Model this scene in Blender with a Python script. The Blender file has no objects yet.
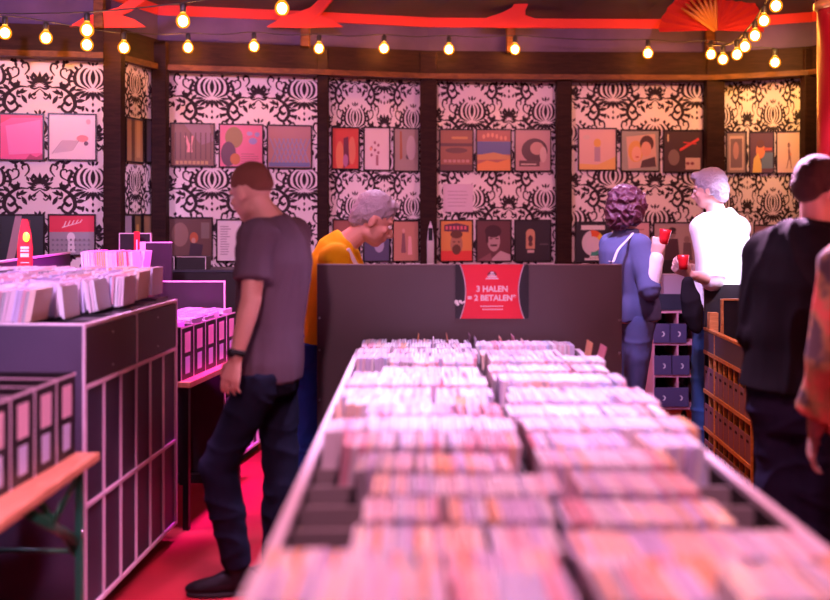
import bpy, bmesh, math, random
from mathutils import Vector, Matrix, noise
random.seed(7)
PI = math.pi
C = bpy.context.scene.collection
F, CX, HY, EYE = 950.0, 415.0, 218.0, 1.55      # focal length in px, vertical axis, horizon, eye height

def at(px, py, Y):
    return Vector(((px - CX) / F * Y, Y, EYE - (py - HY) / F * Y))

# ------------------------------------------------------------------ materials
_m = {}
def mat(name, col, rough=0.6, metal=0.0, emit=None, es=1.0, bump=0.0, bscale=60, var=0.0, vscale=8, spec=0.5, trans=0.0):
    if name in _m: return _m[name]
    m = bpy.data.materials.new(name); m.use_nodes = True
    nt = m.node_tree; b = nt.nodes['Principled BSDF']
    b.inputs['Base Color'].default_value = (*col, 1)
    b.inputs['Roughness'].default_value = rough
    b.inputs['Metallic'].default_value = metal
    b.inputs['Specular IOR Level'].default_value = spec
    b.inputs['Transmission Weight'].default_value = trans
    if emit:
        b.inputs['Emission Color'].default_value = (*emit, 1)
        b.inputs['Emission Strength'].default_value = es
    if bump or var:
        tc = nt.nodes.new('ShaderNodeTexCoord')
    if bump:
        n = nt.nodes.new('ShaderNodeTexNoise'); n.inputs['Scale'].default_value = bscale
        n.inputs['Detail'].default_value = 4
        bp = nt.nodes.new('ShaderNodeBump'); bp.inputs['Strength'].default_value = bump
        bp.inputs['Distance'].default_value = 0.01
        nt.links.new(tc.outputs['Object'], n.inputs['Vector'])
        nt.links.new(n.outputs['Fac'], bp.inputs['Height'])
        nt.links.new(bp.outputs['Normal'], b.inputs['Normal'])
    if var:
        n2 = nt.nodes.new('ShaderNodeTexNoise'); n2.inputs['Scale'].default_value = vscale
        n2.inputs['Detail'].default_value = 3
        cr = nt.nodes.new('ShaderNodeValToRGB')
        cr.color_ramp.elements[0].position = 0.3; cr.color_ramp.elements[1].position = 0.7
        cr.color_ramp.elements[0].color = (*[max(0, c * (1 - var)) for c in col], 1)
        cr.color_ramp.elements[1].color = (*[min(1, c * (1 + var)) for c in col], 1)
        nt.links.new(tc.outputs['Object'], n2.inputs['Vector'])
        nt.links.new(n2.outputs['Fac'], cr.inputs['Fac'])
        nt.links.new(cr.outputs['Color'], b.inputs['Base Color'])
    _m[name] = m
    return m

def paint(r, g, b, rough=0.35):
    return mat('print_%02x%02x%02x' % (int(r*255), int(g*255), int(b*255)), (r, g, b), rough)

def wood(name, c1, c2, rough=0.5, scale=(1.5, 18, 18), spec=.4):
    if name in _m: return _m[name]
    m = bpy.data.materials.new(name); m.use_nodes = True
    nt = m.node_tree; b = nt.nodes['Principled BSDF']; b.inputs['Roughness'].default_value = rough; b.inputs['Specular IOR Level'].default_value = spec
    tc = nt.nodes.new('ShaderNodeTexCoord'); mp = nt.nodes.new('ShaderNodeMapping')
    mp.inputs['Scale'].default_value = scale
    n = nt.nodes.new('ShaderNodeTexNoise'); n.inputs['Scale'].default_value = 3; n.inputs['Detail'].default_value = 6
    n.inputs['Distortion'].default_value = 1.2
    cr = nt.nodes.new('ShaderNodeValToRGB')
    cr.color_ramp.elements[0].position = 0.35; cr.color_ramp.elements[1].position = 0.65
    cr.color_ramp.elements[0].color = (*c1, 1); cr.color_ramp.elements[1].color = (*c2, 1)
    nt.links.new(tc.outputs['Object'], mp.inputs['Vector']); nt.links.new(mp.outputs['Vector'], n.inputs['Vector'])
    nt.links.new(n.outputs['Fac'], cr.inputs['Fac']); nt.links.new(cr.outputs['Color'], b.inputs['Base Color'])
    _m[name] = m
    return m

BLACK = mat('black_board', (0.018, 0.015, 0.018), 0.45, bump=0.1, bscale=200, var=0.2)
GREYB = mat('grey_board', (0.065, 0.052, 0.09), 0.55, bump=0.1, bscale=150, var=0.08, vscale=5)
PANEL = mat('charcoal_board', (0.095, 0.072, 0.078), 0.5, bump=0.08, bscale=180, var=0.06, vscale=3)
EDGE = mat('birch_edge', (0.74, 0.66, 0.72), 0.5)
NAVYB = mat('navy_board', (0.035, 0.04, 0.065), 0.5, var=0.2, vscale=5)
ORWOOD = wood('orange_ply', (0.55, 0.22, 0.06), (0.75, 0.36, 0.12), 0.5)
TABLE = wood('beer_table_wood', (0.55, 0.26, 0.13), (0.72, 0.40, 0.22), 0.35, (18, 1.5, 18))
GREEN = mat('green_steel', (0.03, 0.22, 0.12), 0.35, 0.3)
DARKM = mat('dark_metal', (0.02, 0.02, 0.022), 0.4, 0.6)
RUBBER = mat('rubber', (0.015, 0.015, 0.015), 0.8)
STEEL = mat('steel', (0.6, 0.6, 0.62), 0.3, 0.9)
WHITE = mat('white_paper', (0.8, 0.8, 0.8), 0.6)

# ------------------------------------------------------------------ mesh helpers
def box(bm, x0, x1, y0, y1, z0, z1, mi=0, M=None, bev=0.0):
    vs = [bm.verts.new(v) for v in ((x0,y0,z0),(x1,y0,z0),(x1,y1,z0),(x0,y1,z0),(x0,y0,z1),(x1,y0,z1),(x1,y1,z1),(x0,y1,z1))]
    fs = []
    for q in ((3,2,1,0),(4,5,6,7),(0,1,5,4),(1,2,6,5),(2,3,7,6),(3,0,4,7)):
        f = bm.faces.new([vs[i] for i in q]); f.material_index = mi; fs.append(f)
    if bev:
        es = {e for f in fs for e in f.edges}
        r = bmesh.ops.bevel(bm, geom=list(es), offset=bev, segments=2, affect='EDGES', profile=0.5)
        vs = list({v for f in r['faces'] for v in f.verts} | {v for v in vs if v.is_valid})
    if M is not None:
        for v in vs: v.co = M @ v.co
    return vs

def frames(pts, ref):
    out = []
    for i, p in enumerate(pts):
        t = (pts[min(i+1, len(pts)-1)] - pts[max(i-1, 0)]).normalized()
        r = Vector(ref[i] if isinstance(ref, list) else ref)
        s = r - t * r.dot(t)
        if s.length < 1e-4: s = t.orthogonal()
        s.normalize(); out.append((s, t.cross(s)))
    return out

def tube(bm, pts, rad, n=12, ref=(1, 0, 0), caps=True, mi=0, dome=False):
    pts = [Vector(p) for p in pts]
    rad = [(r, r) if isinstance(r, (int, float)) else r for r in (rad if isinstance(rad, list) else [rad]*len(pts))]
    if dome:
        t0 = (pts[0]-pts[1]).normalized(); t1 = (pts[-1]-pts[-2]).normalized()
        a, b = min(rad[0]), min(rad[-1])
        pts = [pts[0]+t0*a*.9, pts[0]+t0*a*.6] + pts + [pts[-1]+t1*b*.6, pts[-1]+t1*b*.9]
        rad = [(rad[0][0]*.35, rad[0][1]*.35), (rad[0][0]*.75, rad[0][1]*.75)] + rad + [(rad[-1][0]*.75, rad[-1][1]*.75), (rad[-1][0]*.35, rad[-1][1]*.35)]
        if isinstance(ref, list): ref = [ref[0]]*2 + ref + [ref[-1]]*2
    fr = frames(pts, ref); rings = []
    for p, (s, u), (a, b) in zip(pts, fr, rad):
        rings.append([bm.verts.new(p + s*a*math.cos(2*PI*k/n) + u*b*math.sin(2*PI*k/n)) for k in range(n)])
    for r0, r1 in zip(rings, rings[1:]):
        for k in range(n):
            f = bm.faces.new((r0[k], r0[(k+1) % n], r1[(k+1) % n], r1[k])); f.material_index = mi; f.smooth = True
    if caps:
        bm.faces.new(rings[0][::-1]).material_index = mi; bm.faces.new(rings[-1]).material_index = mi
    return rings

def ell(bm, c, r, R=None, mi=0, u=16, v=10):
    M = Matrix.Translation(Vector(c)) @ (R.to_4x4() if R is not None else Matrix()) @ Matrix.Diagonal((*r, 1))
    g = bmesh.ops.create_uvsphere(bm, u_segments=u, v_segments=v, radius=1, matrix=M)
    for vv in g['verts']:
        for f in vv.link_faces: f.material_index = mi; f.smooth = True

def cyl(bm, p0, p1, r, n=16, mi=0): tube(bm, [p0, p1], [r, r], n, mi=mi)

def crom(P, per=6):
    P = [Vector(p) for p in P]; out = []
    Q = [P[0]*2-P[1]] + P + [P[-1]*2-P[-2]]
    for i in range(1, len(Q)-2):
        for k in range(per):
            t = k/per; a, b, c, d = Q[i-1], Q[i], Q[i+1], Q[i+2]
            out.append(0.5*((2*b)+(c-a)*t+(2*a-5*b+4*c-d)*t*t+(3*b-a-3*c+d)*t*t*t))
    out.append(P[-1]); return out

def obj(name, bm, mats, parent=None, smooth=None, recalc=True):
    if recalc: bmesh.ops.recalc_face_normals(bm, faces=bm.faces)
    me = bpy.data.meshes.new(name); bm.to_mesh(me); bm.free()
    for m in (mats if isinstance(mats, (list, tuple)) else [mats]): me.materials.append(m)
    o = bpy.data.objects.new(name, me); C.objects.link(o)
    if parent: o.parent = parent
    return o

def part(name, m, parent, *boxes, bev=0.0):
    bm = bmesh.new()
    for b in boxes: box(bm, *b, bev=bev)
    return obj(name, bm, m, parent)

def tag(o, label=None, cat=None, group=None, kind=None):
    if label: o['label'] = label
    if cat: o['category'] = cat
    if group: o['group'] = group
    if kind: o['kind'] = kind
    return o

def thing(name, label, cat, loc=(0,0,0), rz=0, group=None):
    o = bpy.data.objects.new(name, None); C.objects.link(o)
    o.location = loc; o.rotation_euler = (0, 0, rz); o.empty_display_size = 0.1
    return tag(o, label, cat, group)

def struct(name, bm, m): return tag(obj(name, bm, m), kind='structure')

# ------------------------------------------------------------------ camera
cam = bpy.data.cameras.new('camera'); co = bpy.data.objects.new('camera', cam); C.objects.link(co)
co.location = (0, 0, EYE); co.rotation_euler = (PI/2, 0, 0)
cam.sensor_width = 36; cam.lens = 36*F/830
cam.shift_x = (415-CX)/830; cam.shift_y = -(300-HY)/830
cam.dof.use_dof = True; cam.dof.focus_distance = 5.6; cam.dof.aperture_fstop = 1.15
cam.clip_start = 0.05
bpy.context.scene.camera = co

# ------------------------------------------------------------------ setting: ring of papered walls
WT = 2.65                                    # top of the wallpaper
def pp(px, Y): return Vector(((px-CX)/F*Y, Y, 0))
V = [Vector((-4.4, 3.2, 0)), pp(-150, 6.2), pp(112, 6.68)]     # left to first post
PAN = {                                       # name: (A, B, period px, centre px, centre py)
 'wall_left':   (Vector((-4.4, 3.0, 0)), pp(-110, 6.35), 100, -200, 80),
 'wall_back':   (pp(-110, 6.35), pp(112, 6.68), 105, 93, 79),
 'wall_back_reveal': (pp(119, 6.62), pp(158, 7.12), 34, 135, 84),
 'wall_back_second': (pp(158, 7.15), pp(322, 7.4), 94, 212, 88),
 'wall_back_third':  (pp(322, 7.4), pp(428, 7.6), 59, 355, 118),
 'wall_back_fourth': (pp(428, 7.6), pp(564, 7.68), 74, 472, 112),
 'wall_back_fifth':  (pp(564, 7.68), pp(716, 7.7), 84, 613, 90),
 'wall_back_sixth':  (pp(716, 7.7), pp(812, 7.42), 52, 773, 115),
 'wall_right':  (pp(812, 7.42), Vector((4.6, 4.0, 0)), 80, 900, 90),
}
def ray(px, A, B):
    k = (px-CX)/F; d = B-A                    # x = k*y
    t = (k*A.y - A.x)/(d.x - k*d.y)
    return t, A + d*t

# damask motif: strokes and leaves in tile units, mirrored about x = 0
def stroke_poly(P, W):
    pts = crom([(x, y, 0) for x, y in P], 4); n = len(pts); L = []; Rr = []
    for i, p in enumerate(pts):
        t = (pts[min(i+1, n-1)]-pts[max(i-1, 0)]).normalized(); s = Vector((-t.y, t.x, 0))
        f = i/(n-1)*(len(W)-1); j = min(int(f), len(W)-2); w = (W[j]*(1-(f-j))+W[j+1]*(f-j))/2
        L.append(p+s*w); Rr.append(p-s*w)
    return [(L[i], L[i+1], Rr[i+1], Rr[i]) for i in range(n-1)]
def leaf(x, y, ang, ln, w):
    a = math.radians(ang); d = Vector((math.cos(a), math.sin(a), 0)); s = Vector((-d.y, d.x, 0)); o = Vector((x, y, 0))
    ws = [0.15, 0.7, 1.0, 0.95, 0.55, 0.05]
    c = [o+d*ln*i/5 for i in range(6)]
    return [(c[i]+s*w*ws[i]/2, c[i+1]+s*w*ws[i+1]/2, c[i+1]-s*w*ws[i+1]/2, c[i]-s*w*ws[i]/2) for i in range(5)]
half = []
S = lambda P, W: half.extend(stroke_poly(P, W))
Lf = lambda *a: half.extend(leaf(*a))
# large medallion: a crown of separate pointed petals over a fan of hanging leaves
Lf(0, -.06, 90, .17, .042)
S([(.015, -.10), (.050, -.03), (.050, .05), (.022, .11)], [.008, .022, .022, .006])
S([(.03, -.11), (.085, -.05), (.098, .04), (.070, .11), (.045, .125)], [.008, .026, .028, .018, .008])
S([(.05, -.12), (.135, -.07), (.155, .01), (.135, .09), (.10, .13)], [.008, .030, .034, .024, .010])
S([(.19, -.09), (.205, -.01), (.18, .07), (.19, .105), (.22, .09)], [.010, .030, .026, .018, .012])
for y, x, a in ((.02, .160, 20), (.06, .155, 40), (.10, .13, 62), (.13, .095, 80), (-.03, .158, 0)): Lf(x, y, a, .055, .030)
Lf(.0, -.14, -90, .11, .036); Lf(.015, -.145, -66, .12, .036); Lf(.035, -.145, -44, .12, .036); Lf(.06, -.14, -24, .11, .034); Lf(.08, -.125, -4, .09, .03)
Lf(0, .15, 90, .07, .026); Lf(.02, .16, 62, .055, .022); Lf(0, -.27, -90, .05, .02)
half[:] = [tuple(Vector((p.x*1.12, -.03+(p.y+.03)*.86, 0)) for p in q) for q in half]
# small palmette half a tile above
Lf(0, .44, 90, .12, .038); Lf(.01, .44, 66, .12, .036); Lf(.02, .435, 44, .11, .034); Lf(.03, .425, 22, .10, .032); Lf(.035, .41, 2, .08, .028)
S([(0, .405), (.05, .385), (.085, .40), (.078, .425)], [.010, .020, .018, .012])
S([(0, .385), (.045, .345), (.08, .315), (.055, .285), (.032, .305)], [.008, .016, .018, .014, .012])
# acanthus scroll
S([(.10, .40), (.20, .40), (.30, .33), (.33, .23), (.27, .155), (.205, .20), (.235, .26), (.27, .235)], [.010, .024, .040, .040, .032, .026, .022, .026])
for x, y, a, l, w in ((.19, .405, 75, .07, .03), (.235, .39, 60, .085, .034), (.275, .36, 45, .095, .038), (.31, .32, 28, .10, .040), (.33, .27, 8, .10, .040), (.335, .22, -15, .085, .036), (.31, .175, -40, .08, .034), (.27, .155, -75, .07, .03), (.15, .39, -55, .08, .026), (.20, .375, -80, .07, .028), (.25, .32, -120, .06, .026)):
    Lf(x, y, a, l, w)
S([(.36, .02), (.40, .08), (.38, .14), (.335, .12), (.345, .085)], [.010, .020, .020, .016, .014])
S([(.24, -.02), (.30, .02), (.30, .08), (.255, .09), (.25, .06)], [.010, .018, .018, .015, .012])
S([(.14, -.20), (.22, -.17), (.27, -.22), (.235, -.27), (.20, -.245)], [.014, .028, .03, .026, .018])
Lf(.25, -.13, 50, .11, .04); Lf(.29, -.16, 15, .10, .036); Lf(.12, .24, 60, .10, .04); Lf(.10, .28, 100, .07, .03)
Lf(.42, -.02, 70, .07, .028); Lf(.40, -.03, 115, .06, .026); Lf(.0, -.34, 90, .04, .03); Lf(.045, -.33, 60, .05, .026); Lf(.30, -.06, 200, .06, .026); Lf(.06, .31, 120, .05, .024); Lf(.40, .17, 80, .06, .028); Lf(.38, .20, 30, .05, .026); Lf(.16, .20, 30, .06, .028); Lf(.44, .0, 90, .05, .03); Lf(.17, .30, 10, .05, .02); Lf(.28, -.08, -80, .04, .025)
TILE = [q for q in half] + [tuple(Vector((-p.x, p.y, 0)) for p in q[::-1]) for q in half]
TILE = TILE + [tuple(Vector((p.x+.5, p.y+.5, 0)) for p in q) for q in TILE]

PAPER = mat('wallpaper_ground', (0.80, 0.76, 0.78), 0.55, bump=0.06, bscale=120)
FLOCK = mat('black_flock', (0.028, 0.018, 0.026), 0.85)
PERIODV = 0.70
for nm, (A, B, per, cpx, cpy) in PAN.items():
    bm = bmesh.new(); d = (B-A); L = d.length; d.normalize(); nrm = Vector((d.y, -d.x, 0))
    if nrm.dot(-A) < 0: nrm = -nrm
    for sgn, mi in ((0, 0),):
        v = [bm.verts.new(p) for p in (A, B, B+Vector((0,0,WT)), A+Vector((0,0,WT)), A-nrm*.05, B-nrm*.05, B-nrm*.05+Vector((0,0,WT)), A-nrm*.05+Vector((0,0,WT)))]
        for q in ((0,1,2,3),(5,4,7,6),(1,5,6,2),(4,0,3,7),(3,2,6,7),(4,5,1,0)): bm.faces.new([v[i] for i in q])
    if nm in ('wall_left', 'wall_right'):
        u0, w, cz = 0.3, .64, 2.3
    else:
        t, c = ray(cpx, A, B); u0 = t*L
        t2, c2 = ray(cpx+per/2, A, B); t1, c1 = ray(cpx-per/2, A, B); w = (c2-c1).length
        cz = EYE-(cpy-HY)/F*c.y
    for i in range(-int(u0/w)-3, int((L-u0)/w)+3):
        for j in range(-5, 3):
            for q in TILE:
                ps = [(u0+(p.x+i)*w, cz+(p.y+j)*PERIODV) for p in q]
                uu = sum(p[0] for p in ps)/4; zz = sum(p[1] for p in ps)/4
                if uu < 0.015 or uu > L-.015 or zz < .05 or zz > WT-.012: continue
                f = bm.faces.new([bm.verts.new(A+d*p[0]+Vector((0,0,p[1]))+nrm*.002) for p in ps]); f.material_index = 1
    struct(nm, bm, [PAPER, FLOCK])

BEAMW = wood('dark_beam', (0.016, 0.006, 0.006), (0.028, 0.011, 0.009), 0.6, (2, 2, 14), .12)
def post(px0, px1, Y, n, dep=.10, top=WT+.2, m=BEAMW):
    x0, x1 = (px0-CX)/F*Y, (px1-CX)/F*Y
    bm = bmesh.new(); box(bm, x0, x1, Y, Y+dep, 0, top, bev=.006); struct('trim_%d' % n, bm, m)
for i, (a, b, Y) in enumerate(((103, 121, 6.48), (151, 166, 6.98), (317, 328, 7.28), (420, 437, 7.46), (557, 572, 7.55), (707, 725, 7.55), (805, 817, 7.28))): post(a, b, Y, i+1)

ring = [Vector((-4.4, 3.0, 0)), pp(-110, 6.35), pp(112, 6.6), pp(158, 7.1), pp(322, 7.35), pp(428, 7.55), pp(564, 7.6), pp(716, 7.62), pp(812, 7.35), Vector((4.6, 4.0, 0))]
def band(name, z0, z1, off0, off1, m, thick=.08, zoff=0):
    bm = bmesh.new(); nr = []
    for i, p in enumerate(ring):
        c = Vector((0, 3.2, 0)); n = (c-p); n.z = 0; nr.append(n.normalized())
    prof = lambda p, n: [p+n*off0+Vector((0,0,z0)), p+n*off1+Vector((0,0,z1)), p+n*(off1-thick)+Vector((0,0,z1)), p+n*(off0-thick)+Vector((0,0,z0))]
    rs = [[bm.verts.new(q) for q in prof(p, n)] for p, n in zip(ring, nr)]
    for a, b in zip(rs, rs[1:]):
        for k in range(4): bm.faces.new((a[k], a[(k+1) % 4], b[(k+1) % 4], b[k]))
    bm.faces.new(rs[0]); bm.faces.new(rs[-1][::-1])
    return struct(name, bm, m)
LEDGE = wood('ledge_wood', (0.07, 0.025, 0.012), (0.13, 0.05, 0.02), 0.5, (3, 3, 10), .2)
band('trim_10', WT+.035, WT+.22, .06, .06, BEAMW, .2)
band('trim_11', WT-.005, WT+.035, .10, .10, LEDGE, .2)
VELV = mat('purple_fabric', (0.085, 0.055, 0.17), 0.8, bump=0.3, bscale=12, var=0.25, vscale=3)
REDF = mat('red_fabric', (0.62, 0.03, 0.03), 0.7, bump=0.2, bscale=15)
NAVYF = mat('navy_fabric', (0.035, 0.025, 0.06), 0.6, bump=0.2, bscale=8, var=0.3, vscale=2)
band('wall_frieze', WT+.215, 3.07, -.02, -.02, VELV, .05)
band('trim_12', 3.07, 3.145, .0, .01, REDF, .06)

# tent roof with red ribs rising towards the centre
apex = Vector((0, 2.4, 4.6))
bm = bmesh.new()
base = [p + Vector((0, 0, 3.14)) for p in ring] + [Vector((4.6, -1.5, 3.14)), Vector((-4.4, -1.5, 3.14))]
for i in range(len(base)):
    a, b = base[i], base[(i+1) % len(base)]
    N = 6; prev = None
    for k in range(N+1):
        t = k/N; sag = -.12*math.sin(PI*t)
        row = [bm.verts.new(a.lerp(apex, t)+Vector((0,0,sag*.3))), bm.verts.new(a.lerp(b, .5).lerp(apex, t)+Vector((0,0,sag))), bm.verts.new(b.lerp(apex, t)+Vector((0,0,sag*.3)))]
        if prev and k < N:
            bm.faces.new((prev[0], prev[1], row[1], row[0])); bm.faces.new((prev[1], prev[2], row[2], row[1]))
        elif prev:
            bm.faces.new((prev[0], prev[1], row[1])); bm.faces.new((prev[1], prev[2], row[1]))
        prev = row
bmesh.ops.remove_doubles(bm, verts=bm.verts, dist=1e-4)
struct('ceiling', bm, NAVYF)
# scalloped red gussets where roof ribs meet the band
def gusset(px, n, wpx=76, hz=.055, Yo=7.3, lean=26):
    bm = bmesh.new(); c = at(px, 24, Yo); s = Yo/F
    P = [(-wpx/2, 3), (-wpx*.3, -6), (-wpx*.12, -10), (lean*.3-4, -15), (lean-6, -34), (lean+6, -34), (lean*.3+9, -12), (wpx*.2, -8), (wpx*.36, -4), (wpx/2, 3), (0, 4)]
    f0 = [bm.verts.new((c.x+x*s, Yo-.012-max(0, -y)*s*.35, c.z-y*s)) for x, y in P]
    f1 = [bm.verts.new(v.co+Vector((0, .02, 0))) for v in f0]
    bm.faces.new(f0); bm.faces.new(f1[::-1])
    for i in range(len(P)): bm.faces.new((f0[i], f0[(i+1) % len(P)], f1[(i+1) % len(P)], f1[i]))
    struct('trim_%d' % n, bm, REDF)
gusset(305, 20, lean=34, Yo=7.2); gusset(510, 21, lean=18, Yo=7.4); gusset(108, 22, lean=52, Yo=6.5)
# brackets between beam and band
for i, (px, Y) in enumerate(((98, 6.46), (305, 7.2), (511, 7.44), (711, 7.5))):
    x = (px-CX)/F*Y; bm = bmesh.new(); box(bm, x-.035, x+.035, Y, Y+.06, WT+.2, 3.09, bev=.008)
    struct('trim_%d' % (30+i), bm, LEDGE)
# red half-round fan ornament in the roof
fan = thing('fan_ornament', 'large red half-round gathered fabric fan under the roof at the right', 'fabric ornament', at(710, 33, 7.35))
bm = bmesh.new(); N = 28; c = bm.verts.new((0, -.10, 0)); prev = None; vs = []
for k in range(N+1):
    a = PI*k/N; r = .40 + .01*(k % 2); vs.append(bm.verts.new((r*math.cos(a), -.04+.02*(k % 2)-.30*math.sin(a)*.3, .34*math.sin(a))))
for k in range(N): bm.faces.new((c, vs[k], vs[k+1]))
bmesh.ops.solidify(bm, geom=list(bm.faces), thickness=.006)
obj('fan_cloth', bm, REDF, fan)
bm = bmesh.new()
GOLDF = mat('gold_lit_cloth', (.42, .16, .03), 0.45, bump=.3, bscale=30)  # golden light on the gathered part put into the cloth colour
for k in range(7):
    a = math.radians(92+k*9); tube(bm, [(0, -.12, 0), (.2*math.cos(a), -.15, .18*math.sin(a)), (.32*math.cos(a), -.16, .28*math.sin(a))], [.02, .016, .006], 6)
tag(obj('gold_lit_pleats', bm, GOLDF, fan), 'pleats coloured as gold-lit')

# floor
m = mat('red_carpet', (0.36, 0.008, 0.022), 0.8, bump=0.25, bscale=260, var=0.22, vscale=3)
bm = bmesh.new(); box(bm, -5, 5, -2, 8.2, -.05, 0); struct('floor', bm, m)

# round red column at the right edge
col = thing('pillar', 'round red column with gold ring standing at the right edge of the photo', 'column', (at(836, 0, 5.6).x, 5.6, 0))
REDP = mat('red_lacquer', (0.28, 0.008, 0.015), 0.3)
bm = bmesh.new(); tube(bm, [(0,0,0), (0,0,2.78)], [.105, .105], 32); obj('shaft', bm, REDP, col)
bm = bmesh.new(); tube(bm, [(0,0,2.775),(0,0,2.79),(0,0,2.82),(0,0,2.83)], [.11,.125,.125,.11], 32); obj('ring', bm, mat('gold_paint', (.8,.5,.15), .3, .6), col)
bm = bmesh.new(); tube(bm, [(0,0,2.83),(0,0,3.6)], [.115,.115], 32); obj('capital', bm, REDP, col)

# ------------------------------------------------------------------ light bulbs
GLOW = mat('bulb_glass', (1, .8, .5), .2, emit=(1.0, 0.42, 0.10), es=260)
CAP = mat('bulb_socket', (0.03, 0.03, 0.03), .5)
SHELL = bpy.data.materials.new('orange_glow_shell'); SHELL.use_nodes = True  # orange emission mixed into the shell imitates a halo round the core
_n = SHELL.node_tree; _n.nodes.clear(); _o = _n.nodes.new('ShaderNodeOutputMaterial'); _x = _n.nodes.new('ShaderNodeMixShader'); _t = _n.nodes.new('ShaderNodeBsdfTransparent'); _e = _n.nodes.new('ShaderNodeEmission')
_t.inputs[0].default_value = (1, .8, .5, 1); _e.inputs[0].default_value = (1, .30, .02, 1); _e.inputs[1].default_value = 2.2; _x.inputs[0].default_value = .45
_n.links.new(_t.outputs[0], _x.inputs[1]); _n.links.new(_e.outputs[0], _x.inputs[2]); _n.links.new(_x.outputs[0], _o.inputs[0])
def bulb_proto():
    b = thing('light_bulb', 'x', 'light bulb')
    bm = bmesh.new(); prof = [(.003, -.060), (.022, -.055), (.035, -.042), (.041, -.024), (.039, -.004), (.028, .014), (.017, .026), (.014, .034)]
    tube(bm, [(0,0,z) for r, z in prof], [r for r, z in prof], 18); obj('glass', bm, SHELL, b)
    bm = bmesh.new(); ell(bm, (0, 0, -.018), (.027, .027, .031)); obj('filament', bm, GLOW, b)
    bm = bmesh.new(); tube(bm, [(0,0,.032), (0,0,.036), (0,0,.075), (0,0,.085)], [.016,.018,.018,.008], 14); obj('socket', bm, CAP, b)
    return b
BP = bulb_proto(); used = [False]
def dup(root, loc, rz=0, label=None, group=None):
    r = root.copy(); C.objects.link(r); r.location = loc; r.rotation_euler = (0, 0, rz)
    if label: r['label'] = label
    if group: r['group'] = group
    for ch in list(root.children):
        c = ch.copy(); C.objects.link(c); c.parent = r
        for g in ch.children:
            d = g.copy(); C.objects.link(d); d.parent = c
    return r
def bulb(px, py, Y, label, group):
    p = at(px, py, Y)
    if not used[0]: used[0] = True; o = BP; o.location = p; o['label'] = label; o['group'] = group
    else: o = dup(BP, p, 0, label, group)
    return p
row = [(124, 45, 6.35, 'above the narrow angled wallpaper strip'), (188, 45, 6.95, 'above the left part of the second wallpaper panel'), (254, 44, 7.0, 'above the head of the man in the grey T-shirt'),
       (319, 46, 7.1, 'above the post left of the red-toned sleeve'), (384, 46, 7.25, 'above the old man in the yellow T-shirt'), (449, 47, 7.3, 'above the left side of the fourth wide panel'),
       (515, 47, 7.35, 'above the desert-coloured sleeve'), (648, 51, 7.35, 'above the couple portrait sleeve'), (711, 52, 7.3, 'in front of the bracket under the red fan'), (775, 60, 7.1, 'above the rightmost wallpaper panel')]
pts = []
for px, py, Y, w in row: pts.append(bulb(px, py, Y, 'warm bulb on the beam ' + w, 'bulbs along the beam'))
def cable(name, P, label, r=.004):
    bm = bmesh.new(); tube(bm, crom(P, 5), r, 6); return tag(obj(name, bm, CAP), label, 'cable')
P = []
for i, p in enumerate(pts):
    P.append(p+Vector((0,0,.088)))
    if i+1 < len(pts): P.append((p+pts[i+1])/2+Vector((0,0,.075)))
cable('cable', P, 'dark cable carrying the row of bulbs along the beam')
left = [(5, 30, 6.0, 'at the left edge of the photo'), (46, 35, 6.1, 'second from the left edge'), (87, 42, 6.15, 'the lower of the two above each other')]
q = [bulb(px, py, Y, 'warm bulb at the top left, ' + w, 'bulbs at the top left') for px, py, Y, w in left]
cable('cable', [at(-60, 20, 5.9)]+[p+Vector((0,0,.088)) for p in q]+[at(120, 33, 6.33)], 'dark cable carrying the bulbs at the top left')
sw = [(87, 27, 5.6, 'upper of a vertical pair'), (183, 18, 5.5, 'above the second panel'), (282, 5, 5.3, 'highest, at the top edge')]
q = [bulb(px, py, Y, 'warm bulb on the loose left swag, ' + w, 'bulbs on the left swag') for px, py, Y, w in sw]
cable('cable', [at(-40, 14, 5.7)]+[p+Vector((0,0,.088)) for p in q]+[at(420, -26, 5.1)], 'dark cable of the swag rising from the top left')
sr = [(723, 57, 7.1, 'lowest one beside the bracket bulb'), (737, 52, 6.9, 'second from the bottom'), (745, 44, 6.7, 'third from the bottom'), (755, 33, 6.5, 'fourth from the bottom'), (764, 18, 6.3, 'second from the top'), (776, 3, 6.1, 'at the top edge of the photo')]
q = [bulb(px, py, Y, 'warm bulb on the right climbing string, ' + w, 'bulbs on the right string') for px, py, Y, w in sr]
cable('cable', [at(706, 44, 7.3)]+[p+Vector((0,0,.088)) for p in q]+[at(800, -32, 5.9)], 'pale cable of the string of bulbs climbing at the right', .007)

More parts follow.
